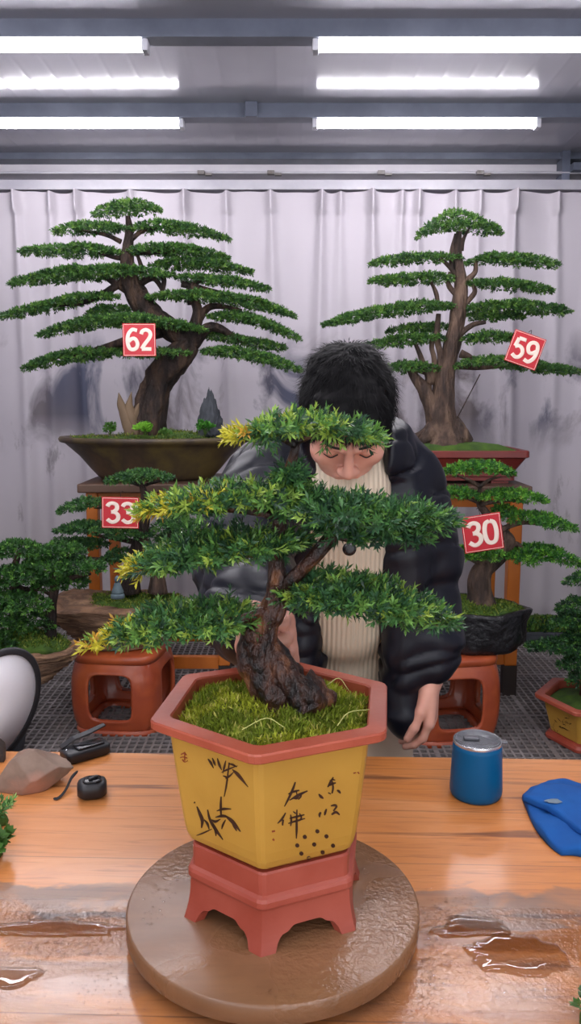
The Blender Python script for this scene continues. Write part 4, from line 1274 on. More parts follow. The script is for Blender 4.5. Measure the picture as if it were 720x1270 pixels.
for k, (lst, rad) in enumerate([([(440, 375, 0), (455, 330, 0), (420, 290, .02), (390, 260, .02), (360, 220, .02), (342, 190, .02), (345, 120, .02)], [7, 7, 6, 6, 5, 4, 2]),
        ([(450, 350, 0), (480, 345, 0), (510, 365, 0), (600, 385, 0)], [5, 4, 3, 1.5]), ([(360, 430, 0), (330, 410, -.02), (290, 395, 0)], [4, 3, 1.5]), ([(340, 190, 0), (290, 170, 0), (250, 165, 0)], [3, 2, 1]),
        ([(345, 195, 0), (420, 185, 0), (500, 182, 0)], [3, 2, 1]), ([(420, 290, 0), (500, 265, 0), (600, 275, 0)], [4, 3, 1.5]), ([(344, 130, 0), (300, 105, 0), (260, 90, 0)], [2.5, 2, 1]), ([(344, 130, 0), (380, 105, 0), (420, 95, 0)], [2.5, 2, 1])]):
    limb(t30, C5d(lst), rad, Y30, BG, 'branch', 8, .15, 80 + k)
PAL3 = [(70, 128, 50), (96, 158, 56), (124, 182, 64), (44, 92, 46), (58, 112, 50)]
pads30 = [([(212, 78), (270, 66), (340, 62), (400, 66), (460, 82)], 9, .13, 0), ([(205, 162), (260, 156), (330, 168)], 8, .11, 0), ([(345, 172), (420, 166), (510, 172), (585, 186)], 8, .13, 0), ([(415, 250), (490, 246), (580, 258), (640, 274), (698, 292)], 8, .13, 0),
          ([(400, 222), (430, 216), (470, 222)], 6, .1, .08), ([(456, 372), (530, 374), (620, 390), (716, 420)], 9, .14, 0), ([(240, 372), (300, 384), (370, 388), (422, 384)], 8, .13, -.05), ([(455, 395), (500, 398), (560, 405)], 6, .1, -.05)]
for k, (sp_, h_, d_, dy_) in enumerate(pads30):
    bg_pad(t30, C5(sp_), h_ * .68, Y30, d_, 300 + k, 1.2, pal=PAL3, dy=dy_)
number_tag('30', 598, 661, 3.05, 49, 46, math.radians(-9), 'red square number tag reading 30 on the small tree in the black rock bowl')

# ---------------------------------------------------------------- tree 33 on layered rock slab
Y33 = 3.34
cs = P(150, 750, Y33); z3 = P(150, 747, Y33)[2]
t33 = thing('potted_bonsai', 'twin-trunked bonsai on a brown layered rock slab, carrying tag 33, on the left stool', 'bonsai', (cs[0], Y33, HS))
def rockslab(cx, cy, rx, ry, z0, z1, seed, mat, root, name='rock_slab', tb=.55):
    n = 120; a = np.linspace(0, 2 * PI, n, endpoint=False)
    rings = []
    L_ = 9
    for k in range(L_ * 2 + 1):
        q = k / (L_ * 2)
        s = tb + (1 - tb) * q ** .7 + (.03 if k % 2 else -.03) 
        p = np.stack([np.cos(a), np.sin(a), np.full(n, q * .8)], 1)
        r_ = 1 + .10 * snoise(p, seed, 1.5, 3) + .05 * snoise(p * np.array([3, 3, 4]), seed + 4, 1.5, 3)
        rings.append(np.stack([cx + rx * s * r_ * np.cos(a), cy + ry * s * r_ * np.sin(a), z0 + (z1 - z0) * q + .02 * q * snoise(p, seed + 7, 1.2, 2) + .004 * snoise(p * 6, seed + 1, 2, 1)], 1))
    p = rings[-1].copy(); c_ = p.mean(0); rings.append(c_ + (p - c_) * .9 + V3((0, 0, .004)))
    rings[0][:, 2] = z0
    return MB().loft(rings).build(name, mat, root)
rockslab(cs[0] + .0, Y33, .295, .21, HS, z3, 12, M['slab'], t33)
moss_disc(t33, (cs[0] + .03, Y33), .245, .165, z3 - .004, .035, M['moss2'], 24)
def C4(pts): return [(x / 2.571, 560 + y / 2.571) for x, y in pts]
def C4d(pts): return [(x / 2.571, 560 + y / 2.571, d) for x, y, d in pts]
limb(t33, C4d([(418, 450, 0), (414, 400, 0), (424, 340, 0), (442, 290, 0), (462, 220, 0), (462, 150, 0), (450, 100, 0)]), [13, 11, 9, 8, 6, 5, 2.5], Y33, BK, 'trunk', 16, .25, 91, 8)
limb(t33, C4d([(500, 450, 0), (502, 400, 0), (498, 350, 0), (470, 320, 0), (462, 280, 0)]), [12, 10, 9, 6, 5], Y33, M['bark_grey'], 'trunk', 16, .25, 93, 8)
for k, (lst, rad) in enumerate([([(500, 360, 0), (530, 300, 0), (540, 250, 0), (560, 240, 0)], [6, 5, 3, 2]), ([(440, 290, 0), (380, 280, 0), (300, 265, 0)], [4, 3, 1.5]), ([(428, 340, 0), (360, 345, 0), (280, 340, 0)], [4, 3, 1.5]),
        ([(462, 170, 0), (400, 180, 0), (300, 180, 0)], [3, 2, 1]), ([(505, 370, 0), (550, 365, 0), (600, 370, 0)], [4, 3, 1.5]), ([(455, 110, 0), (420, 100, 0), (390, 95, 0)], [2, 2, 1]), ([(455, 110, 0), (490, 98, 0), (520, 92, 0)], [2, 2, 1])]):
    limb(t33, C4d(lst), rad, Y33, BK, 'branch', 8, .15, 95 + k)
PAL33 = [(62, 104, 58), (78, 124, 64), (100, 146, 70), (44, 76, 52), (52, 90, 56)]
pads33 = [([(342, 100), (390, 86), (450, 80), (542, 86)], 8, .12, 0), ([(192, 192), (230, 178), (280, 168), (326, 164)], 7, .10, 0), ([(178, 258), (240, 246), (330, 250), (410, 262), (484, 266)], 9, .15, 0), ([(176, 288), (250, 296), (340, 296)], 5, .12, .08),
          ([(492, 240), (550, 234), (600, 240), (655, 252)], 12, .14, .03), ([(330, 345), (380, 335), (430, 345)], 9, .12, 0), ([(470, 345), (530, 352), (580, 362), (625, 368)], 8, .13, 0), ([(500, 280), (560, 275), (640, 285)], 8, .1, .08)]
for k, (sp_, h_, d_, dy_) in enumerate(pads33):
    bg_pad(t33, C4(sp_), h_ * .68, Y33, d_, 400 + k, 1.2, pal=PAL33, dy=dy_)
number_tag('33', 149, 636, 3.16, 46, 39, math.radians(1.5), 'red number tag reading 33 on the twin-trunked tree')
# small figurine on the slab
c = P(146, 742, Y33 - .16)
M['figure'] = pm('figurine_grey', (98, 116, 122), (76, 92, 100), 30, rough=.6)
fg = thing('figurine', 'small blue grey seated figurine on the layered rock slab', 'figurine', c)
MB().lathe([(.026, 0), (.029, .004), (.028, .014), (.024, .020)], c, 20, sy=.8).build('base', M['figure'], fg)
MB().lathe([(.024, .018), (.025, .028), (.019, .042), (.015, .055), (.013, .062), (.006, .068)], c, 20, sy=.75).build('robe', M['figure'], fg)
MB().lathe([(.004, .064), (.009, .067), (.012, .076), (.011, .085), (.006, .091), (.002, .094)], c, 16).build('head', M['figure'], fg)

# ---------------------------------------------------------------- low penjing at far left
YL = 2.92
cl = P(48, 820, YL); zl = P(60, 800, YL)[2]
tl = thing('potted_bonsai', 'low spreading bonsai on a mossy rock slab at the far left, behind the round reflector', 'bonsai', (cl[0], YL, zl - .15))
rockslab(cl[0] - .06, YL, .22, .16, zl - .15, zl, 33, M['slab'], tl, tb=.30)
v, f = rock_mesh((0, 0, 0), (.10, .11, (zl - .15) * .62), 44, .14, 1.6, 4)
v = v + V3((cl[0] - .17, YL + .02, (zl - .13) / 2)); v[:, 2] = np.clip(v[:, 2], .021, zl - .1505)
sb = thing('stone_block', 'rough dark stone block under the low mossy slab, far left behind the reflector', 'stone', (cl[0] - .17, YL + .02, .021))
mk('block', v, f, M['greyrock'], sb)
moss_disc(tl, (cl[0] - .06, YL), .185, .13, zl - .004, .05, M['moss2'], 34)
limb(tl, C4d([(165, 600, 0), (162, 540, 0), (168, 470, 0), (178, 400, 0), (180, 350, 0)]), [7, 6, 5.5, 5, 3], YL, BK, 'trunk', 12, .25, 121)
limb(tl, C4d([(50, 600, 0), (46, 520, 0), (50, 430, 0), (46, 380, 0), (60, 320, 0)]), [8, 7, 6, 5, 3], YL, BK, 'trunk', 12, .25, 123)
for k, (lst, rad) in enumerate([([(175, 420, 0), (240, 400, 0), (290, 390, 0)], [4, 3, 1.5]), ([(178, 360, 0), (220, 330, 0), (250, 320, 0)], [3, 2, 1]), ([(48, 430, 0), (90, 440, 0), (140, 440, 0)], [4, 3, 1.5]), ([(46, 500, 0), (80, 500, 0), (120, 505, 0)], [4, 3, 1.5]), ([(170, 460, 0), (130, 440, 0), (100, 420, 0)], [3, 2, 1])]):
    limb(tl, C4d(lst), rad, YL, BK, 'branch', 8, .15, 125 + k)
PALL = [(58, 102, 48), (72, 120, 52), (98, 146, 60), (40, 70, 42), (50, 86, 46)]
padsL = [([(-60, 330), (0, 318), (60, 312), (130, 322)], 11, .14, 0), ([(90, 335), (160, 318), (230, 318), (262, 326)], 9, .13, .02), ([(30, 380), (120, 368), (220, 366), (330, 372)], 10, .14, -.02), ([(-60, 410), (0, 400), (70, 398), (140, 408)], 13, .14, -.04),
         ([(100, 440), (170, 420), (230, 415), (275, 418)], 12, .13, .05), ([(-70, 450), (0, 445), (60, 455)], 12, .13, 0), ([(-60, 500), (10, 490), (90, 486), (152, 500)], 15, .15, -.08), ([(-80, 560), (-20, 540), (40, 545), (75, 570)], 20, .13, -.10), ([(70, 560), (110, 548), (160, 560)], 14, .10, -.02), ([(-80, 620), (-20, 615), (40, 630)], 16, .12, -.14)]
for k, (sp_, h_, d_, dy_) in enumerate(padsL):
    bg_pad(tl, C4(sp_), h_ * .68, YL, d_, 500 + k, 1.25, pal=PALL, dy=dy_)

# ---------------------------------------------------------------- small tree in yellow pot at right
YR = 3.12
xr = P(733, 880, YR)[0]
HR = math.radians(-90 + 24)
zR = P(733, 862, YR)[2]
tr_ = thing('potted_bonsai', 'dark cone-shaped bonsai in a yellow hexagonal pot on the floor, cut by the right edge', 'bonsai', (xr, YR, .021))
RB = np.array([xr, YR])
z0 = .021
PB = [(.150, z0 + .028), (.158, z0 + .034), (.165, z0 + .06), (.185, zR - .05), (.195, zR - .018)]
hexloft('pot', PB, RB, HR, M['yellow'], tr_, .05, True, False)
hexloft('rim', [(.19, zR - .022), (.225, zR - .018), (.229, zR - .014), (.229, zR - .003), (.226, zR), (.192, zR), (.188, zR - .004), (.185, zR - .05), (.02, zR - .05)], RB, HR, M['terra'], tr_, .05, False, True)
hexloft('base', [(.158, z0), (.178, z0 + .002), (.180, z0 + .014), (.172, z0 + .026), (.155, z0 + .030)], RB, HR, M['terra2'], tr_, .05)
hexmoss(tr_, RB, HR, .186, zR - .03, .03, M['moss2'], 9)
# small ink painting on its left front face
inkb = MB()
rg = np.random.default_rng(3)
a = HR + PI / 6 - PI / 3
best = None
for k in range(6):
    aa = HR + PI / 6 + k * PI / 3
    n_ = np.array([math.cos(aa), math.sin(aa)])
    s_ = -(n_ @ unit(RB))  + 0.0
    if n_[1] < -.3 and (best is None or n_[0] < best[0]): best = (n_[0], n_, aa)
n_ = best[1]; tg = np.array([-n_[1], n_[0]])
def rpt(u, z):
    ap = float(np.interp(z, [p[1] for p in PB], [p[0] for p in PB])) * math.cos(PI / 6) + .0008
    q = RB + n_ * ap + tg * u
    return (q[0], q[1], z)
zc = (z0 + zR) / 2
sgn = 1
for k in range(46):
    s_ = rg.uniform(-1, 1)
    u = s_ * .055 + rg.normal(0, .008); z = zc - .01 + s_ * .045 + rg.normal(0, .012)
    du, dz = rg.normal(0, .007), rg.normal(0, .006)
    w_ = rg.uniform(.001, .003)
    inkb.add([rpt(u - w_, z), rpt(u + du, z + dz - w_), rpt(u + du * 2 + w_, z + dz * 2), rpt(u + du, z + dz + w_)], [(0, 1, 2, 3)])
inkb.build('ink_painting', M['ink'], tr_, smooth=False)
limb(tr_, [(728, 895, 0), (730, 870, 0), (732, 840, 0), (730, 780, 0), (735, 720, 0)], [17, 13, 11, 7, 3], YR, M['bark'], 'trunk', 14, .25, 131)
PALR = [(48, 88, 50), (62, 108, 54), (96, 144, 62), (32, 58, 42), (40, 74, 48)]
padsR = [([(703, 724), (725, 718), (760, 722)], 6, .08, 0), ([(692, 757), (720, 750), (770, 754)], 7, .10, 0), ([(684, 776), (715, 768), (775, 774)], 7, .12, 0), ([(700, 795), (730, 785), (780, 795)], 12, .13, 0), ([(655, 803), (690, 803), (730, 806), (800, 812)], 8, .14, 0), ([(694, 826), (730, 820), (790, 826)], 11, .13, -.04), ([(706, 845), (730, 840), (780, 848)], 8, .10, -.06)]
for k, (sp_, h_, d_, dy_) in enumerate(padsR):
    bg_pad(tr_, sp_, h_ * .68, YR, d_, 600 + k, 1.4, pal=PALR, dy=dy_)
# mossy planter along the foot of the curtain
c = P(690, 782, 4.5)
pl = thing('moss_trough', 'low stone trough of moss at the foot of the curtain, lower right', 'planter', (c[0], 4.55, .02))
v = MB()
v.loft([rectring(c[0], 4.55, .36 + a_, .13 + a_, z, .02) for a_, z in ((-.01, .021), (0, .03), (0, .07), (-.005, .075), (-.03, .075), (-.03, .05))])
v.build('trough', M['greyrock'], pl, smooth=False)
moss_disc(pl, (c[0], 4.55), .31, .10, .06, .06, M['moss2'], 55)
rg = np.random.default_rng(77)
n = 900
a = rg.uniform(0, 2 * PI, n); q = np.sqrt(rg.uniform(0, 1, n))
pos = np.stack([c[0] + .33 * q * np.cos(a), 4.55 + .11 * q * np.sin(a), .065 + .05 * (1 - q * q)], 1)
v, f, cc = sprigs(pos, rg.normal(0, .5, (n, 3)) + np.array([[0, 0, 1.0]]), 6, .022, .008, .9, rg, PALR + [(110, 130, 50)], [1, 1, 2, 1, 1, 2], .02)
mk('moss_tufts', v, f, M['leafbg'], pl, col=cc, smooth=False)
# ================================================================== the person behind the table (signed distance fields -> one skin each)
class Field:
    def __init__(s, lo, hi, h):
        s.lo = V3(lo); s.h = h
        n = np.ceil((V3(hi) - s.lo) / h).astype(int) + 1
        s.F = np.full(n, .06, dtype=np.float32)
        s.ax = [s.lo[k] + np.arange(n[k]) * h for k in range(3)]
    def _blk(s, lo, hi):
        sl = []
        for k in range(3):
            a = max(0, int((lo[k] - s.lo[k]) / s.h) - 1); b = min(s.F.shape[k], int((hi[k] - s.lo[k]) / s.h) + 3)
            if b <= a: return None
            sl.append(slice(a, b))
        X = np.stack(np.meshgrid(*[s.ax[k][sl[k]] for k in range(3)], indexing='ij'), -1)
        return tuple(sl), X
    def put(s, fn, lo, hi, k=.01, op='add'):
        m = max(k, .012) + .02
        r = s._blk(V3(lo) - m, V3(hi) + m)
        if r is None: return s
        sl, X = r
        d = fn(X).astype(np.float32); a = s.F[sl]
        if op == 'sub':
            d = -d; hh = np.clip(.5 - .5 * (d - a) / k * -1 * -1, 0, 1)
            hh = np.clip(.5 + .5 * (d - a) / k, 0, 1)
            s.F[sl] = a * (1 - hh) + d * hh + k * hh * (1 - hh)
        else:
            hh = np.clip(.5 + .5 * (a - d) / k, 0, 1)
            s.F[sl] = a * (1 - hh) + d * hh - k * hh * (1 - hh)
        return s
    def cone(s, a, b, ra, rb, k=.01, op='add'):
        a, b = V3(a), V3(b); ba = b - a; L2 = ba @ ba + 1e-12
        def fn(X):
            t = np.clip(((X - a) @ ba) / L2, 0, 1)
            return np.linalg.norm(X - (a + t[..., None] * ba), axis=-1) - (ra + (rb - ra) * t)
        R = max(ra, rb)
        return s.put(fn, np.minimum(a, b) - R, np.maximum(a, b) + R, k, op)
    def chain(s, pts, rad, k=.012):
        for i in range(len(pts) - 1): s.cone(pts[i], pts[i + 1], rad[i], rad[i + 1], k)
        return s
    def ell(s, c, r, R=None, k=.01, op='add'):
        c, r = V3(c), V3(r)
        R = np.eye(3) if R is None else np.array(R)      # columns: local axes in world
        def fn(X):
            q = (X - c) @ R
            k0 = np.linalg.norm(q / r, axis=-1); k1 = np.linalg.norm(q / (r * r), axis=-1) + 1e-9
            return k0 * (k0 - 1) / k1
        m = r.max()
        return s.put(fn, c - m, c + m, k, op)
    def mesh(s):
        F = s.F; S = F < 0
        nx, ny, nz = F.shape
        c = np.zeros((nx - 1, ny - 1, nz - 1), dtype=np.uint8)
        for i in (0, 1):
            for j in (0, 1):
                for k in (0, 1):
                    c += S[i:nx - 1 + i, j:ny - 1 + j, k:nz - 1 + k]
        act = (c > 0) & (c < 8)
        cells = np.argwhere(act)
        idx = np.full(act.shape, -1, dtype=np.int64); idx[tuple(cells.T)] = np.arange(len(cells))
        acc = np.zeros((len(cells), 3)); cnt = np.zeros(len(cells))
        cor = np.array([(i, j, k) for i in (0, 1) for j in (0, 1) for k in (0, 1)])
        for a in range(8):
            for b in range(a + 1, 8):
                if np.abs(cor[a] - cor[b]).sum() != 1: continue
                fa = F[tuple((cells + cor[a]).T)]; fb = F[tuple((cells + cor[b]).T)]
                m = (fa < 0) != (fb < 0)
                t = fa[m] / (fa[m] - fb[m])
                acc[m] += cor[a] + t[:, None] * (cor[b] - cor[a]); cnt[m] += 1
        V = s.lo + (cells + acc / cnt[:, None]) * s.h
        Q = []
        for axn in range(3):
            sh = [slice(None)] * 3; sh2 = [slice(None)] * 3
            sh[axn] = slice(0, -1); sh2[axn] = slice(1, None)
            A, B = S[tuple(sh)], S[tuple(sh2)]
            e = np.argwhere(A != B)
            u, v = [(1, 2), (2, 0), (0, 1)][axn]
            e = e[(e[:, u] > 0) & (e[:, v] > 0) & (e[:, u] < F.shape[u] - 1) & (e[:, v] < F.shape[v] - 1)]
            du = np.zeros(3, int); du[u] = 1; dv = np.zeros(3, int); dv[v] = 1
            q = np.stack([idx[tuple((e - du - dv).T)], idx[tuple((e - dv).T)], idx[tuple(e.T)], idx[tuple((e - du).T)]], 1)
            flip = ~A[tuple(e.T)]
            q[flip] = q[flip][:, ::-1]
            Q.append(q)
        return V, np.concatenate(Q)

def relax(V, Q, it=2, lam=.5):
    n = len(V)
    for _ in range(it):
        acc = np.zeros((n, 3)); cnt = np.zeros(n)
        for a, b in ((0, 1), (1, 2), (2, 3), (3, 0)):
            np.add.at(acc, Q[:, a], V[Q[:, b]]); np.add.at(acc, Q[:, b], V[Q[:, a]])
            np.add.at(cnt, Q[:, a], 1); np.add.at(cnt, Q[:, b], 1)
        V = V + lam * (acc / cnt[:, None] - V)
    return V

M['skin'] = pm('skin', (226, 172, 152), (214, 152, 132), 14, rough=.5, detail=3)
M['skin'].node_tree.nodes['Principled BSDF'].inputs['Subsurface Weight'].default_value = .12
M['skin'].node_tree.nodes['Principled BSDF'].inputs['Subsurface Radius'].default_value = (.010, .004, .002)
M['jacket'] = pm('jacket_nylon', (19, 22, 33), (14, 16, 25), 5, rough=.42, bmp=.55, bscale=9, bdist=.02, spec=.3, detail=2)
M['lining'] = pm('jacket_lining', (18, 19, 25), (26, 27, 34), 20, rough=.6)
M['hair'] = pm('hair_black', (4, 4, 6), (8, 7, 9), 40, (1, 1, .15), rough=.6, spec=.12)
M['trouser'] = pm('trouser_beige', (206, 186, 164), (192, 170, 148), 6, rough=.9, bmp=.2)
M['brow'] = pm('brow_black', (34, 26, 24), (44, 34, 30), 30, rough=.7)
M['shoe'] = pm('shoe_white', (214, 210, 206), (196, 192, 188), 9, rough=.5)
# knitted wool with vertical ribs
m, nt, bs = newmat('sweater_rib')
vec = coords(nt)
wv = nd(nt, 'ShaderNodeTexWave', wave_type='BANDS', bands_direction='X', wave_profile='SIN')
wv.inputs['Scale'].default_value = 34; wv.inputs['Distortion'].default_value = .4; wv.inputs['Detail'].default_value = 1
nt.links.new(vec, wv.inputs['Vector'])
nt.links.new(ramp(nt, noise_tex(nt, vec, 5, 3), [(.3, (214, 200, 178)), (.7, (200, 186, 162))]), bs.inputs['Base Color'])
bs.inputs['Roughness'].default_value = .95
bump(nt, bs, wv.outputs['Fac'], .55, .004)
M['sweater'] = m

pr = thing('person', 'person in a dark puffer jacket and cream ribbed sweater, head bowed behind the yellow pot', 'person', (.115, 1.70, 0))
# ---- key points
HC_ = P(430, 513, 1.44)
pit = math.radians(50)
ex = np.array([1.0, 0, 0]); ef = np.array([0, -math.cos(pit), -math.sin(pit)]); eu = np.array([0, -math.sin(pit), math.cos(pit)])
HR_ = np.stack([ex, ef, eu], 1)
def H(x, f, u): return HC_ + ex * x + ef * f + eu * u
neck_b = np.array([HC_[0] + .005, 1.585, 1.285])
shR = P(322, 606, 1.56); elR = P(300, 705, 1.36); wrR = P(308, 792, 1.05)          # the person's right arm, on the left of the picture
shL = P(498, 598, 1.60); elL = P(524, 728, 1.63); wrL = P(533, 842, 1.53)
hip = np.array([.125, 1.74, .84])

B = Field((-.28, .86, .66), (.40, 1.92, 1.62), .0032)
# torso, hidden under the clothes
B.ell((neck_b + hip) / 2 + V3((0, .01, .02)), (.155, .095, .30), k=.02)
B.ell(hip, (.155, .11, .12), k=.04)
B.cone(shR + V3((.03, .02, 0)), shL + V3((-.03, .02, 0)), .055, .055, .04)
# arms
B.chain([shR, elR, wrR], [.046, .038, .026], .02)
B.chain([shL, elL, wrL], [.046, .038, .026], .02)
# neck and head
B.cone(neck_b, H(0, -.030, -.045), .060, .055, .02)
B.ell(H(0, -.008, .022), (.073, .094, .088), HR_, .01)
B.ell(H(0, .028, -.040), (.060, .062, .072), HR_, .02)
B.ell(H(0, .050, -.070), (.046, .042, .042), HR_, .02)
B.ell(H(0, .080, -.098), (.020, .018, .018), HR_, .02)
for sx in (-1, 1):
    B.ell(H(sx * .043, .058, -.030), (.022, .026, .022), HR_, .018)            # cheek bone
    B.ell(H(sx * .031, .098, .004), (.020, .016, .012), HR_, .010, 'sub')      # socket
    B.ell(H(sx * .031, .078, .000), (.0155, .0125, .0110), HR_, .004)          # closed lid
    B.cone(H(sx * .012, .094, .020), H(sx * .045, .080, .022), .0075, .006, .012)   # brow ridge
    B.ell(H(sx * .074, -.012, -.010), (.010, .022, .034), HR_, .006)           # ear
    B.ell(H(sx * .081, -.008, -.008), (.004, .011, .018), HR_, .004, 'sub')
    B.ell(H(sx * .0125, .101, -.034), (.008, .010, .007), HR_, .006)           # nostril wing
B.cone(H(0, .092, .008), H(0, .110, -.030), .0075, .0105, .010)
B.cone(H(-.018, .089, -.062), H(.018, .089, -.062), .0050, .0050, .006)
B.cone(H(-.014, .087, -.071), H(.014, .087, -.071), .0058, .0058, .006)
B.cone(H(-.020, .095, -.0665), H(.020, .095, -.0665), .0018, .0018, .003, 'sub')

def rotv(v, ax_, ang):
    return np.array(Matrix.Rotation(ang, 3, Vector(ax_)) @ Vector(v))
def hand(Fd, W, d, n, s, curls, spread=.05, thumb=None, sc=1.0):
    """W wrist, d towards the fingers, n out of the palm, s towards the thumb"""
    d, s = unit(V3(d)), V3(s); s = unit(s - d * (s @ d)); n_ = np.cross(d, s); n_ = n_ if n_ @ V3(n) > 0 else -n_; n = n_
    pl_ = .082 * sc
    # palm: two rows of short bones blended together
    for o_, e_ in ((.024, .028), (.008, .011), (-.008, -.007), (-.022, -.024)):
        Fd.cone(W + s * o_ * .7 * sc, W + d * pl_ + s * e_ * 1.05 * sc, .0155 * sc, .0115 * sc, .012)
    Fd.cone(W + s * .016 * sc + n * .006, W + d * .045 * sc + s * .026 * sc + n * .010, .014 * sc, .013 * sc, .012)     # ball of the thumb
    tips = []
    for k, (o_, ln) in enumerate(((.0285, .074), (.0095, .081), (-.0095, .075), (-.0265, .060))):
        b = W + d * (pl_ - abs(o_) * .12) + s * o_ * sc
        dr = unit(d + s * spread * (1.5 - k)); p = b; r0 = (.0092, .0094, .0090, .0080)[k] * sc
        c1, c2, c3 = curls[k]
        ax_ = np.cross(d, n)
        for j, (fr, cu) in enumerate(((.45, c1), (.30, c2), (.25, c3))):
            dr = rotv(dr, ax_, cu)
            q = p + dr * ln * fr * sc
            Fd.cone(p, q, r0 * (1 - .10 * j), r0 * (.90 - .10 * j), .004); p = q
        tips.append((p, dr))
    tb_ = thumb or ((.75, .55, .30), .55, .35)
    dr = unit(d * tb_[0][0] + s * tb_[0][1] + n * tb_[0][2]); p = W + d * .020 * sc + s * .026 * sc + n * .004
    ax_ = np.cross(dr, n * .6 - s * .6)
    for j, (ln, cu) in enumerate(((.040, 0), (.032, tb_[1]), (.026, tb_[2]))):
        dr = rotv(dr, unit(ax_), cu); q = p + dr * ln * sc
        Fd.cone(p, q, (.0125, .0108, .0100)[j] * sc, (.0110, .0098, .0078)[j] * sc, .005); p = q
    tips.append((p, dr))
    return tips
# left hand hangs, half closed
hand(B, wrL, (.02, -.10, -1), (-.85, .5, 0), (-.28, -.95, 0), [(.35, .55, .4), (.45, .65, .45), (.5, .7, .5), (.55, .75, .5)], .03, ((.85, .30, .25), .15, .2), 1.0)
# right hand closes round the trunk from behind
hdir = unit(P(362, 797, .985) - wrR)
hand(B, wrR, hdir, (0, -1, 0), (0, 0, 1), [(.75, 1.05, .6), (.8, 1.1, .6), (.85, 1.1, .6), (.9, 1.1, .6)], .02, ((.75, .45, .45), .35, .3), 1.0)
V, Q = B.mesh(); V = relax(V, Q, 1, .4)
body = mk('body', V, Q, M['skin'], pr)
# eyebrows and the dark line of the lowered lashes
for sx in (-1, 1):
    MB().tube([H(sx * .015, .0975, .0260), H(sx * .031, .0945, .0285), H(sx * .050, .078, .0235)], [.0018, .0022, .0010], 8, flat=.8).build('eyebrow', M['brow'], pr)
    MB().tube([H(sx * .0185, .0865, -.0045), H(sx * .031, .0905, -.0075), H(sx * .043, .0840, -.0055)], [.0009, .0013, .0008], 6).build('eyelashes', M['brow'], pr)

# ---- hair: a close cap and short strands over it
Hf = Field(HC_ - .16, HC_ + .17, .0034)
Hf.ell(H(0, -.012, .026), (.083, .102, .098), HR_, .01)
Hf.ell(H(0, -.040, .000), (.081, .080, .085), HR_, .02)
Hf.ell(H(0, .060, .078), (.060, .040, .030), HR_, .03)
Hf.ell(H(0, .100, -.050), (.085, .070, .095), HR_, .012, 'sub')      # the face stays free
Hf.ell(H(0, .075, .012), (.060, .050, .030), HR_, .010, 'sub')
for sx in (-1, 1): Hf.ell(H(sx * .085, .000, -.03), (.022, .030, .045), HR_, .01, 'sub')
Hf.ell(H(0, -.02, -.10), (.10, .12, .05), HR_, .01, 'sub')
V, Q = Hf.mesh()
V = V + unit(V - H(0, -.01, .0)) * (.0035 * snoise(V * 30, 3, 1, 3) + .002 * snoise(V * 90, 4, 1, 2))[:, None]
hair = mk('hair', V, Q, M['hair'], pr)
rg = np.random.default_rng(8)
pick = rg.choice(len(V), 9000)
base = V[pick]; nrm = unit(base - H(0, -.01, .0))
crown = H(0, -.055, .085)
flow = base - crown; flow = flow - nrm * (flow * nrm).sum(1, keepdims=True)
dirn = unit(flow) * 1.0 + nrm * rg.uniform(.05, .38, (len(base), 1)) + rg.normal(0, .16, base.shape)
keep = np.linalg.norm(flow, axis=1) > .006
v, f = blades(base[keep] - nrm[keep] * .002, dirn[keep], nrm[keep], rg.uniform(.012, .026, keep.sum()), rg.uniform(.0008, .0017, keep.sum()))
mk('hair_strands', v, f, M['hair'], hair, smooth=False)

# ---- jacket
J = Field((-.32, 1.00, .58), (.44, 1.96, 1.52), .0046)
ch = (shR + shL) / 2 + V3((0, .03, -.02))
def torso(Fd, gx, gy, ztop, zbot, k=.03):
    A_ = np.array([ch[0], ch[1] + .01, ztop]); Bm = np.array([.122, 1.70, .98]); Cb = np.array([.128, 1.73, zbot])
    for a, b, wa, wb in ((A_, Bm, .165, .170), (Bm, Cb, .170, .185)):
        n_ = 5
        for i in range(n_):
            t = i / (n_ - 1); c = a + (b - a) * t; w_ = wa + (wb - wa) * t
            Fd.ell(c, (w_ + gx, .105 + gy, .14), None, k)
torso(J, .028, .040, 1.23, .80)
J.cone(shR + V3((.02, .01, 0)), shL + V3((-.02, .01, 0)), .082, .082, .04)
def sleeve(pts, rad):
    for i in range(len(pts) - 1):
        n_ = 9
        for j in range(n_):
            t0, t1 = j / n_, (j + 1) / n_
            a = pts[i] + (pts[i + 1] - pts[i]) * t0; b = pts[i] + (pts[i + 1] - pts[i]) * t1
            r0 = rad[i] + (rad[i + 1] - rad[i]) * t0; r1 = rad[i] + (rad[i + 1] - rad[i]) * t1
            J.cone(a, b, r0, r1, .02)
cuR = wrR + (elR - wrR) * .07; cuL = wrL + V3((0, .006, .030))
sleeve([shR, elR, cuR], [.082, .074, .046]); sleeve([shL, elL, cuL], [.080, .070, .044])
# puffed rings of the quilting
for pts, rad in (((shR, elR), .076), ((elR, cuR), .060), ((shL, elL), .072), ((elL, cuL), .058)):
    a, b = pts
    for t in (.22, .5, .78):
        c = a + (b - a) * t; ax_ = unit(b - a); up_ = unit(np.cross(ax_, V3((0.3, .2, 1)))); R_ = np.stack([up_, np.cross(ax_, up_), ax_], 1)
        J.ell(c, (rad + .012, rad + .012, .050), R_, .018)
# collar and hood bulk behind the neck
for k, a in enumerate(np.linspace(math.radians(-62), math.radians(242), 16)):
    rx, ry = .100, .095
    c = np.array([neck_b[0] + rx * math.cos(a), neck_b[1] - .01 + ry * math.sin(a), 1.300 + .018 * math.sin(a)])
    J.ell(c, (.042, .040, .050), None, .02)
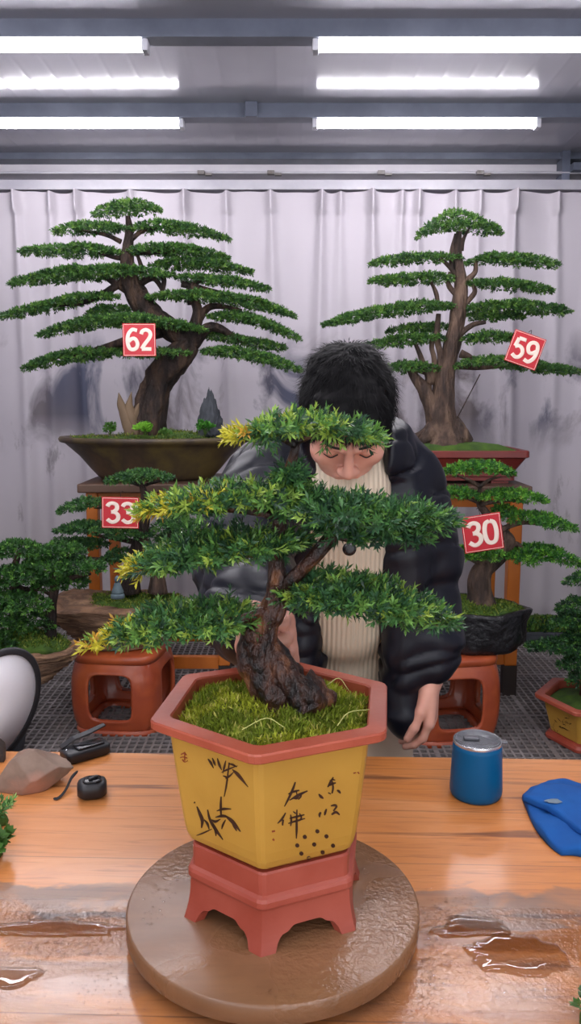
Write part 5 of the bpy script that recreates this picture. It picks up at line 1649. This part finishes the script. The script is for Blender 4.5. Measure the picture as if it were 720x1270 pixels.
# open front: cut away between the two edges
zs_ = [(1.42, 388, 476), (1.25, 398, 474), (1.12, 412, 468), (.98, 408, 470), (.86, 408, 478), (.74, 404, 484), (.5, 400, 486)]
def front_cut(X):
    z = X[..., 2]
    zz = [q[0] for q in zs_][::-1]
    xl = np.interp(z, zz, [(q[1] - 360) / 1000 * 1.52 for q in zs_][::-1]); xr = np.interp(z, zz, [(q[2] - 360) / 1000 * 1.52 for q in zs_][::-1])
    cx, hw_ = (xl + xr) / 2, (xr - xl) / 2
    ymax = np.interp(z, [.6, .98, 1.25, 1.5], [1.72, 1.68, 1.57, 1.55])
    return np.maximum(np.abs(X[..., 0] - cx) - hw_, X[..., 1] - ymax)
J.put(front_cut, (.0, .95, .5), (.25, 1.70, 1.5), .016, 'sub')
J.ell(HC_ + V3((0, -.01, .0)), (.088, .118, .120), None, .012, 'sub')
# hem
J.put(lambda X: X[..., 2] - np.interp(X[..., 0], [-.2, .10, .17, .22, .4], [.74, .72, .655, .65, .72]), (-.4, 1.0, .5), (.5, 2.0, .70), .02, 'sub')
# panel edge on the right hangs forward and lower
for px_, py_, Yq, rx_, rz_ in ((502, 640, 1.535, .045, .09), (501, 700, 1.535, .046, .09), (499, 760, 1.535, .044, .09), (498, 820, 1.535, .040, .08), (498, 862, 1.535, .036, .06), (500, 886, 1.535, .026, .045)):
    J.ell(P(px_, py_, Yq), (rx_, .045, rz_), None, .03)
for px_, py_, rx_ in ((372, 640, .045), (376, 710, .045), (372, 780, .05), (370, 840, .05)):
    J.ell(P(px_, py_, 1.55), (rx_, .05, .09), None, .035)
# creases
X = np.stack(np.meshgrid(*J.ax, indexing='ij'), -1)
near = np.abs(J.F) < .03
p = X[near]
w1 = snoise(p * np.array([7, 7, 13]), 21, 1, 3); w2 = 1 - np.abs(snoise(p * np.array([5, 6, 9]) + 3.1, 27, 1, 2)) * 2
w3 = 1 - np.abs(snoise(p * np.array([6, 6, 16]) + 1.7, 33, 1, 2)) * 2.4
J.F[near] += (.0050 * w1 + .0075 * np.clip(w2, -1, 1) ** 5 + .0065 * np.clip(w3, 0, 1) ** 2).astype(np.float32)
del X, near, p
V, Q = J.mesh(); V = relax(V, Q, 1, .4)
jk = mk('jacket', V, Q, M['jacket'], pr)
# knitted cuffs, zip edge
for a, b, r_ in ((cuR, wrR, .036), (cuL + V3((0, 0, .004)), wrL + V3((0, 0, -.004)), .034)):
    ax_ = unit(b - a)
    MB().tube([a - ax_ * .012, a, a + ax_ * .014, a + ax_ * .017], [r_ + .004, r_ + .004, r_ + .001, r_ - .004], 28, smooth=2).build('cuff', M['lining'], jk)

# ---- sweater with roll collar
S_ = Field((-.15, 1.30, .70), (.38, 1.92, 1.46), .0052)
torso(S_, -.010, .012, 1.22, .80)
S_.cone(neck_b + V3((0, -.015, -.03)), H(0, .006, -.092), .060, .050, .015)
S_.cone(neck_b + V3((0, -.05, -.07)), neck_b + V3((0, -.02, -.02)), .070, .060, .03)
S_.cone(np.array([.105, 1.50, 1.22]), np.array([.112, 1.60, .94]), .075, .085, .04)
S_.ell(H(0, -.0, -.02), (.076, .100, .080), HR_, .006, 'sub')
S_.put(lambda X: X[..., 2] - (.735 + .01 * np.sin(X[..., 0] * 14)), (-.3, 1.2, .6), (.5, 2.0, .76), .014, 'sub')
X = np.stack(np.meshgrid(*S_.ax, indexing='ij'), -1); near = np.abs(S_.F) < .03; p = X[near]
S_.F[near] += (.004 * snoise(p * np.array([10, 8, 7]), 31, 1, 2)).astype(np.float32)
del X, near, p
V, Q = S_.mesh(); V = relax(V, Q, 1, .4)
mk('sweater', V, Q, M['sweater'], pr)

# ---- trousers and shoes
T_ = Field((-.12, 1.52, .02), (.38, 1.98, 1.0), .008)
T_.ell(hip + V3((0, .01, .0)), (.170, .125, .13), None, .03)
for hx, kx in ((.035, .02), (.185, .190)):
    T_.chain([np.array([hx, 1.74, .80]), np.array([kx, 1.69, .47]), np.array([kx - .002, 1.74, .07])], [.098, .076, .060], .03)
T_.put(lambda X: X[..., 2] - .07, (-.3, 1.4, -.1), (.5, 2.1, .07), .006, 'sub')
V, Q = T_.mesh(); V = relax(V, Q, 2, .4)
mk('trousers', V, Q, M['trouser'], pr)
for kx in (.018, .188):
    sf = Field((kx - .08, 1.50, -.01), (kx + .08, 1.88, .14), .005)
    sf.chain([np.array([kx, 1.78, .065]), np.array([kx, 1.68, .062]), np.array([kx, 1.60, .056])], [.043, .040, .034], .02)
    sf.put(lambda X: X[..., 2] - .022, (kx - .1, 1.4, -.05), (kx + .1, 2.0, .0219), .004, 'sub')
    V, Q = sf.mesh(); mk('shoe', V, Q, M['shoe'], pr)

# ---- necklace
nk = MB()
NY = 1.425
nkl = MB().tube([P(388, 580, 1.50), P(397, 605, 1.46), P(412, 636, NY), P(428, 663, NY - .005)], [.0013] * 4, 6).tube([P(462, 582, 1.50), P(459, 604, 1.46), P(448, 636, NY), P(436, 663, NY - .005)], [.0013] * 4, 6).build('necklace_cord', M['brow'], pr)
c = P(433, 681, NY - .008)
M['pend'] = pm('pendant_dark', (34, 32, 34), (22, 20, 22), 30, rough=.25)
pdm = MB()
a = np.linspace(0, 2 * PI, 28, endpoint=False)
pdm.loft([[(c[0] + .0125 * s_ * math.cos(t), c[1] + dy, c[2] + .0125 * s_ * math.sin(t)) for t in a] for s_, dy in ((.5, -.0035), (.85, -.003), (1, 0), (.85, .003), (.5, .0035))])
pdm.tube([c + V3((-.006, 0, .014)), c + V3((0, 0, .022)), c + V3((.006, 0, .014)), c + V3((0, 0, .010)), c + V3((-.006, 0, .014))], [.0012] * 5, 6)
pdm.build('pendant', M['pend'], nkl)
# ================================================================== small things on the table
M['black_plastic'] = pm('black_plastic', (30, 31, 36), (24, 25, 29), 20, rough=.42)
M['black_gloss'] = pm('black_gloss', (20, 21, 25), (26, 27, 31), 20, rough=.15)
M['black_cloth'] = pm('strap_cloth', (34, 34, 38), (24, 24, 28), 40, rough=.85)
M['stone'] = pm('brown_stone', (146, 124, 108), (122, 100, 86), 9, rough=.6, bmp=.5, bscale=30, c3=(158, 112, 92))
M['stone_dark'] = pm('dark_stone', (66, 58, 54), (48, 42, 40), 9, rough=.7, bmp=.7, bscale=30)
M['blue_enamel'] = pm('blue_enamel', (0, 88, 136), (0, 80, 126), 5, rough=.42, spec=.25)
M['steel'] = pm('lid_steel', (206, 208, 212), (190, 192, 198), 8, rough=.22, metal=.8)
m, nt, bs = newmat('lid_clear'); bs.inputs['Base Color'].default_value = lin((150, 152, 158)); bs.inputs['Transmission Weight'].default_value = .6; bs.inputs['Roughness'].default_value = .08; bs.inputs['IOR'].default_value = 1.2
M['lid_clear'] = m
M['lid_grey'] = pm('lid_slider', (96, 96, 102), (84, 84, 90), 8, rough=.4)
M['blue_cloth'] = pm('blue_cloth', (2, 84, 158), (0, 70, 140), 9, rough=.9, bmp=.4, bscale=160, bdist=.001)
M['refl_white'] = pm('reflector_white', (234, 232, 238), (226, 224, 230), 5, rough=.35)
M['refl_black'] = pm('reflector_rim', (36, 36, 40), (26, 26, 30), 9, rough=.55)

def rock_obj(name, c, s, seed, amp, mat, label, rz=0, f=1.2, sub=5, shape=None, cuts=14):
    v, fa = rock_mesh((0, 0, 0), (1, 1, 1), seed, amp, f, sub, None, octv=5)
    rg = np.random.default_rng(seed)
    for k in range(cuts):                       # broken flat faces
        d = unit(rg.normal(size=3)); over = np.maximum(0, v @ d - rg.uniform(.58, .80))
        v = v - over[:, None] * d * .93
    v = v * V3(s)
    cr, sr = math.cos(rz), math.sin(rz)
    v = v @ np.array([[cr, -sr, 0], [sr, cr, 0], [0, 0, 1]]).T
    if shape is not None: v = shape(v)
    v = v + V3(c); v[:, 2] = np.maximum(v[:, 2], TZ + .0003)
    return tag(mk(name, v, fa, mat), label, 'stone')
# the big brown stone, tapering to a point at its right
c = TP(36, 978, TZ)
def sh(v):
    v = v.copy()
    q = v[:, 0] / .05
    v[:, 2] *= np.where(q > .1, 1 - .45 * np.clip(q - .1, 0, 1.2), 1)
    v[:, 2] += .010 * np.clip(q, -1, 1)
    return v
rock_obj('stone', (c[0] + .002, c[1] + .012, TZ + .022), (.066, .048, .042), 61, .16, M['stone'], 'brown pointed stone lying on the table at left, next to the black devices', rz=.25, shape=sh)
c = TP(-8, 944, TZ)
rock_obj('stone', (c[0], c[1] + .01, TZ + .014), (.026, .026, .03), 63, .25, M['stone_dark'], 'dark rough stone at the left edge, partly hidden behind the brown pointed stone', rz=.4)

# black transmitter with a flap, lying flat
def rbox(cx, cy, z0, z1, hx, hy, rot, r, mat, name, parent, n=6, bev=.004):
    q0 = rectring(0, 0, hx, hy, 0, r, n)
    def tr(q, s, z):
        x, y = q[:, 0] * s[0], q[:, 1] * s[1]
        return np.stack([cx + x * math.cos(rot) - y * math.sin(rot), cy + x * math.sin(rot) + y * math.cos(rot), np.full(len(q), z)], 1)
    b = bev
    rings = [tr(q0, (1 - b / hx, 1 - b / hy), z0), tr(q0, (1, 1), z0 + b), tr(q0, (1, 1), z1 - b), tr(q0, (1 - .3 * b / hx, 1 - .3 * b / hy), z1 - .3 * b), tr(q0, (1 - b / hx, 1 - b / hy), z1)]
    return MB().loft(rings).build(name, mat, parent)
c = TP(106, 938, TZ)
dv = thing('wireless_device', 'oblong black wireless device with a raised clip, at left near the far table edge', 'device', (c[0], c[1], TZ))
rt = math.radians(38)
ux, uy = np.array([math.cos(rt), math.sin(rt)]), np.array([-math.sin(rt), math.cos(rt)])
rbox(c[0], c[1], TZ + .0003, TZ + .021, .042, .022, rt, .010, M['black_plastic'], 'body', dv)
q = c[:2] + ux * .006 - uy * .003
rbox(q[0], q[1], TZ + .021, TZ + .0245, .026, .013, rt, .004, M['black_gloss'], 'screen_panel', dv, bev=.001)
cl = []
for s_, z, w_ in ((-.040, .024, .007), (-.015, .031, .008), (.015, .035, .008), (.046, .042, .006)):
    p_ = c[:2] + ux * s_ + uy * .016
    cl.append([(p_[0] + uy[0] * a_, p_[1] + uy[1] * a_, TZ + z + b_) for a_, b_ in ((-w_, 0), (w_, 0), (w_, .003), (-w_, .003))])
cl[0] = [(x, y, z - .004) for x, y, z in cl[0]]
mod_bevel(MB().loft(cl).build('clip', M['black_plastic'], dv, smooth=False), .001)
p_ = c[:2] - ux * .034 + uy * .002
MB().lathe([(.0022, 0), (.0024, .001), (.0012, .002)], (p_[0], p_[1], TZ + .0205), 12).build('indicator', M['steel'], dv)

# rounded black measuring tape with a wrist strap
c = TP(113, 990, TZ)
tp_ = thing('tape_measure', 'rounded black tape measure with a wrist strap, in front of the oblong black device', 'tape measure', (c[0], c[1] + .008, TZ))
cy = c[1] + .008; rt = math.radians(14)
rbox(c[0], cy, TZ + .0003, TZ + .027, .0235, .021, rt, .014, M['black_plastic'], 'case', tp_, bev=.007)
rbox(c[0] + .001, cy - .001, TZ + .0265, TZ + .0305, .0150, .0125, rt, .009, M['black_gloss'], 'dial_cover', tp_, bev=.0015)
rbox(c[0] + .003, cy - .002, TZ + .0300, TZ + .0345, .0085, .003, rt + .5, .0025, M['black_plastic'], 'button', tp_, bev=.001)
st = []
for px, py, z, w_, h_ in ((98, 972, .020, .003, .006), (88, 977, .016, .003, .005), (84, 984, .008, .004, .004), (76, 990, .002, .006, .002), (69, 994, .001, .006, .002), (66, 992, .001, .005, .002)):
    q = TP(px, py, TZ)
    st.append([(q[0] - .0025, q[1], TZ + z), (q[0] + .0025, q[1] - .002, TZ + z), (q[0] + .0025, q[1] + w_, TZ + z + h_), (q[0] - .0025, q[1] + w_, TZ + z + h_)])
mod_sub(MB().loft(st).build('wrist_strap', M['black_cloth'], tp_), 1)

# blue tumbler
c = TP(589.5, 985, TZ)
mg = thing('tumbler', 'short blue enamel tumbler with a clear sipping lid, on the table at right', 'cup', (c[0], c[1], TZ))
cx, cy = c[0], c[1]
t_ = c[1] / ray(589, 985)[1]
r0 = 31.5 * t_ / FPX; hm = .0895
MB().lathe([(r0 * .80, .0003), (r0 * .95, .0015), (r0 * 1.0, .007), (r0 * 1.015, .014), (r0 * .99, .04), (r0 * .945, hm - .008), (r0 * .93, hm)], (cx, cy, TZ), 64).build('cup_body', M['blue_enamel'], mg)
MB().lathe([(r0 * .925, hm - .0005), (r0 * .935, hm + .0005), (r0 * .935, hm + .004), (r0 * .91, hm + .0055), (r0 * .85, hm + .004), (r0 * .83, hm + .0005)], (cx, cy, TZ), 64, cap0=True, cap1=True).build('steel_rim', M['steel'], mg)
MB().lathe([(r0 * .86, hm + .0035), (r0 * .88, hm + .006), (r0 * .84, hm + .0072), (r0 * .78, hm + .0045), (r0 * .3, hm + .004)], (cx, cy, TZ), 64).build('lid', M['lid_clear'], mg)
rbox(cx - .010, cy + .0, TZ + hm + .0045, TZ + hm + .0095, .0125, .0065, math.radians(-8), .003, M['lid_grey'], 'lid_slider', mg, bev=.0012)
rbox(cx + r0 * .96, cy - .006, TZ + hm + .001, TZ + hm + .005, .007, .006, math.radians(-20), .003, M['lid_clear'], 'lid_tab', mg, bev=.001)

# folded blue cloth
def cloth():
    A = [TP(x, y, TZ)[:2] for x, y in ((647, 992), (664, 981), (696, 976), (740, 986), (770, 1010), (768, 1066), (712, 1062), (690, 1058), (664, 1030))]
    A = np.array(A); cen = A.mean(0)
    cl_ = np.concatenate([A, A[:1]]); pts, _ = catmull(np.c_[cl_, np.zeros(len(cl_))], np.ones(len(cl_)), 10)
    pts = pts[:-1, :2]
    rings = []
    for s, z in ((1.0, .0005), (1.01, .004), (1.0, .009), (.985, .0115), (.93, .013), (.8, .014), (.6, .0148), (.4, .0152), (.2, .0154)):
        q = cen + (pts - cen) * s
        zz = TZ + z + (.0035 * snoise(np.c_[q * 30, np.zeros(len(q))], 71, 1, 2) + .0015 * snoise(np.c_[q * 90, np.zeros(len(q))], 72, 1, 1)) * (z > .003)
        rings.append(np.c_[q, zz])
    o = MB().loft(rings).build('folded_cloth', M['blue_cloth'])
    tag(o, 'folded bright blue cloth lying on the table at the right edge', 'cloth')
    # upper fold lying over the first layer
    B_ = [TP(x, y, TZ + .015)[:2] for x, y in ((648, 993), (664, 982), (696, 977), (742, 987), (772, 1010), (768, 1048), (722, 1036), (690, 1014), (664, 1000))]
    B_ = np.array(B_); cen = B_.mean(0); cl_ = np.concatenate([B_, B_[:1]]); pts, _ = catmull(np.c_[cl_, np.zeros(len(cl_))], np.ones(len(cl_)), 10); pts = pts[:-1, :2]
    rings = []
    for s, z in ((.99, .013), (1.012, .0165), (1.0, .021), (.975, .0235), (.9, .0245), (.7, .025), (.4, .0255), (.15, .0257)):
        q = cen + (pts - cen) * s
        zz = TZ + z + .003 * snoise(np.c_[q * 34, np.zeros(len(q))], 75, 1, 2)
        rings.append(np.c_[q, zz])
    MB().loft(rings).build('upper_fold', M['blue_cloth'], o)
    k = TP(686, 996, TZ + .026)
    M['grey_print'] = pm('grey_print', (112, 128, 140), (94, 112, 128), 60, rough=.8)
    mb = MB()
    rg = np.random.default_rng(2)
    n = 14; a = np.linspace(0, 2 * PI, n, endpoint=False)
    rr_ = 1 + .25 * snoise(np.stack([np.cos(a), np.sin(a), 0 * a], 1) * 2, 9, 1, 2)
    base_z = [TZ + .0275 + .003 * float(snoise(np.array([[(k[0] + .013 * math.cos(t)) * 34, (k[1] + .006 * math.sin(t)) * 34, 0.0]]), 75, 1, 2)[0]) for t in a]
    mb.loft([[(k[0] + .013 * rr_[i] * s * math.cos(a[i]), k[1] + .006 * rr_[i] * s * math.sin(a[i]), base_z[i] - .0006 * (s > .9)) for i in range(n)] for s in (1.0, .9, .5)], cap0=False)
    mb.build('worn_print', M['grey_print'], o)
cloth()

# round photo reflector leaning behind the stone
Yr = 1.462
cen = P(-10, 882, Yr)
rf = thing('round_reflector', 'round white reflector disc with a black rim, standing at the left edge behind the stone', 'reflector', (cen[0], Yr, 0))
axn = unit(np.array([.66, -.70, -.10])); up_ = unit(np.array([.58, .0, .8]) - axn * (np.array([.58, 0, .8]) @ axn)); sd = np.cross(up_, axn)
a = np.linspace(0, 2 * PI, 72, endpoint=False)
def ell(R1, R2, off): return [cen + sd * R1 * math.cos(t) + up_ * R2 * math.sin(t) + axn * off for t in a]
R1, R2 = .088, .125
MB().loft([ell(R1 * .2, R2 * .2, .001), ell(R1 * .92, R2 * .92, .001), ell(R1 * .92, R2 * .92, -.002), ell(R1 * .2, R2 * .2, -.002)]).build('white_disc', M['refl_white'], rf)
MB().loft([ell(R1 * .90, R2 * .915, .004), ell(R1, R2, .005), ell(R1 * 1.03, R2 * 1.025, 0), ell(R1, R2, -.006), ell(R1 * .90, R2 * .915, -.005), ell(R1 * .90, R2 * .915, .004)], cap0=False, cap1=False).build('rim', M['refl_black'], rf)
lowp = cen - up_ * R2
MB().tube([lowp + up_ * .03 - axn * .012, lowp - axn * .012, np.array([lowp[0], lowp[1] + .02, .30]), np.array([lowp[0], lowp[1] + .02, .03])], [.008, .009, .009, .009], 12).build('pole', M['refl_black'], rf)
MB().lathe([(.045, .021), (.048, .024), (.046, .032), (.012, .040)], (lowp[0], lowp[1] + .03, 0), 32).build('base', M['refl_black'], rf)

# small plants at the left edge and lower right corner
M['succulent'] = leafmat('succulent', .5, .2)
def tuft(px, py, label, seed, n, L, W, pal, pot=False):
    rg = np.random.default_rng(seed)
    c = TP(px, py, TZ)
    tf = thing('small_plant', label, 'plant', c)
    v, f = rock_mesh((c[0], c[1], TZ + .006), (.016, .014, .012), seed, .2, 1.4, 3, TZ + .0003)
    mk('root_ball', v, f, M['moss2'], tf)
    a = rg.uniform(0, 2 * PI, n); q = np.sqrt(rg.uniform(0, 1, n)) * .018
    pos = np.stack([c[0] + q * np.cos(a), c[1] + q * np.sin(a), TZ + .014 + rg.uniform(0, .016, n)], 1)
    ax = np.stack([np.cos(a) * q * 40, np.sin(a) * q * 40, np.full(n, .9)], 1)
    v, f, cc = sprigs(pos, ax, 8, L, W, 1.0, rg, pal, [1] * len(pal), .010)
    mk('leaves', v, f, M['succulent'], tf, col=cc, smooth=False)
tuft(-2, 1022, 'small leafy green cutting at the left edge, in front of the brown stone', 5, 26, .013, .004, [(110, 160, 84), (80, 130, 70), (140, 186, 110)])
tuft(-10, 1062, 'flat green cutting at the left edge, nearest the wet boards', 9, 16, .018, .010, [(90, 130, 50), (70, 110, 44)])
tuft(738, 1276, 'green sprig in the lower right corner of the table', 12, 12, .012, .006, [(84, 120, 60), (66, 100, 50)])
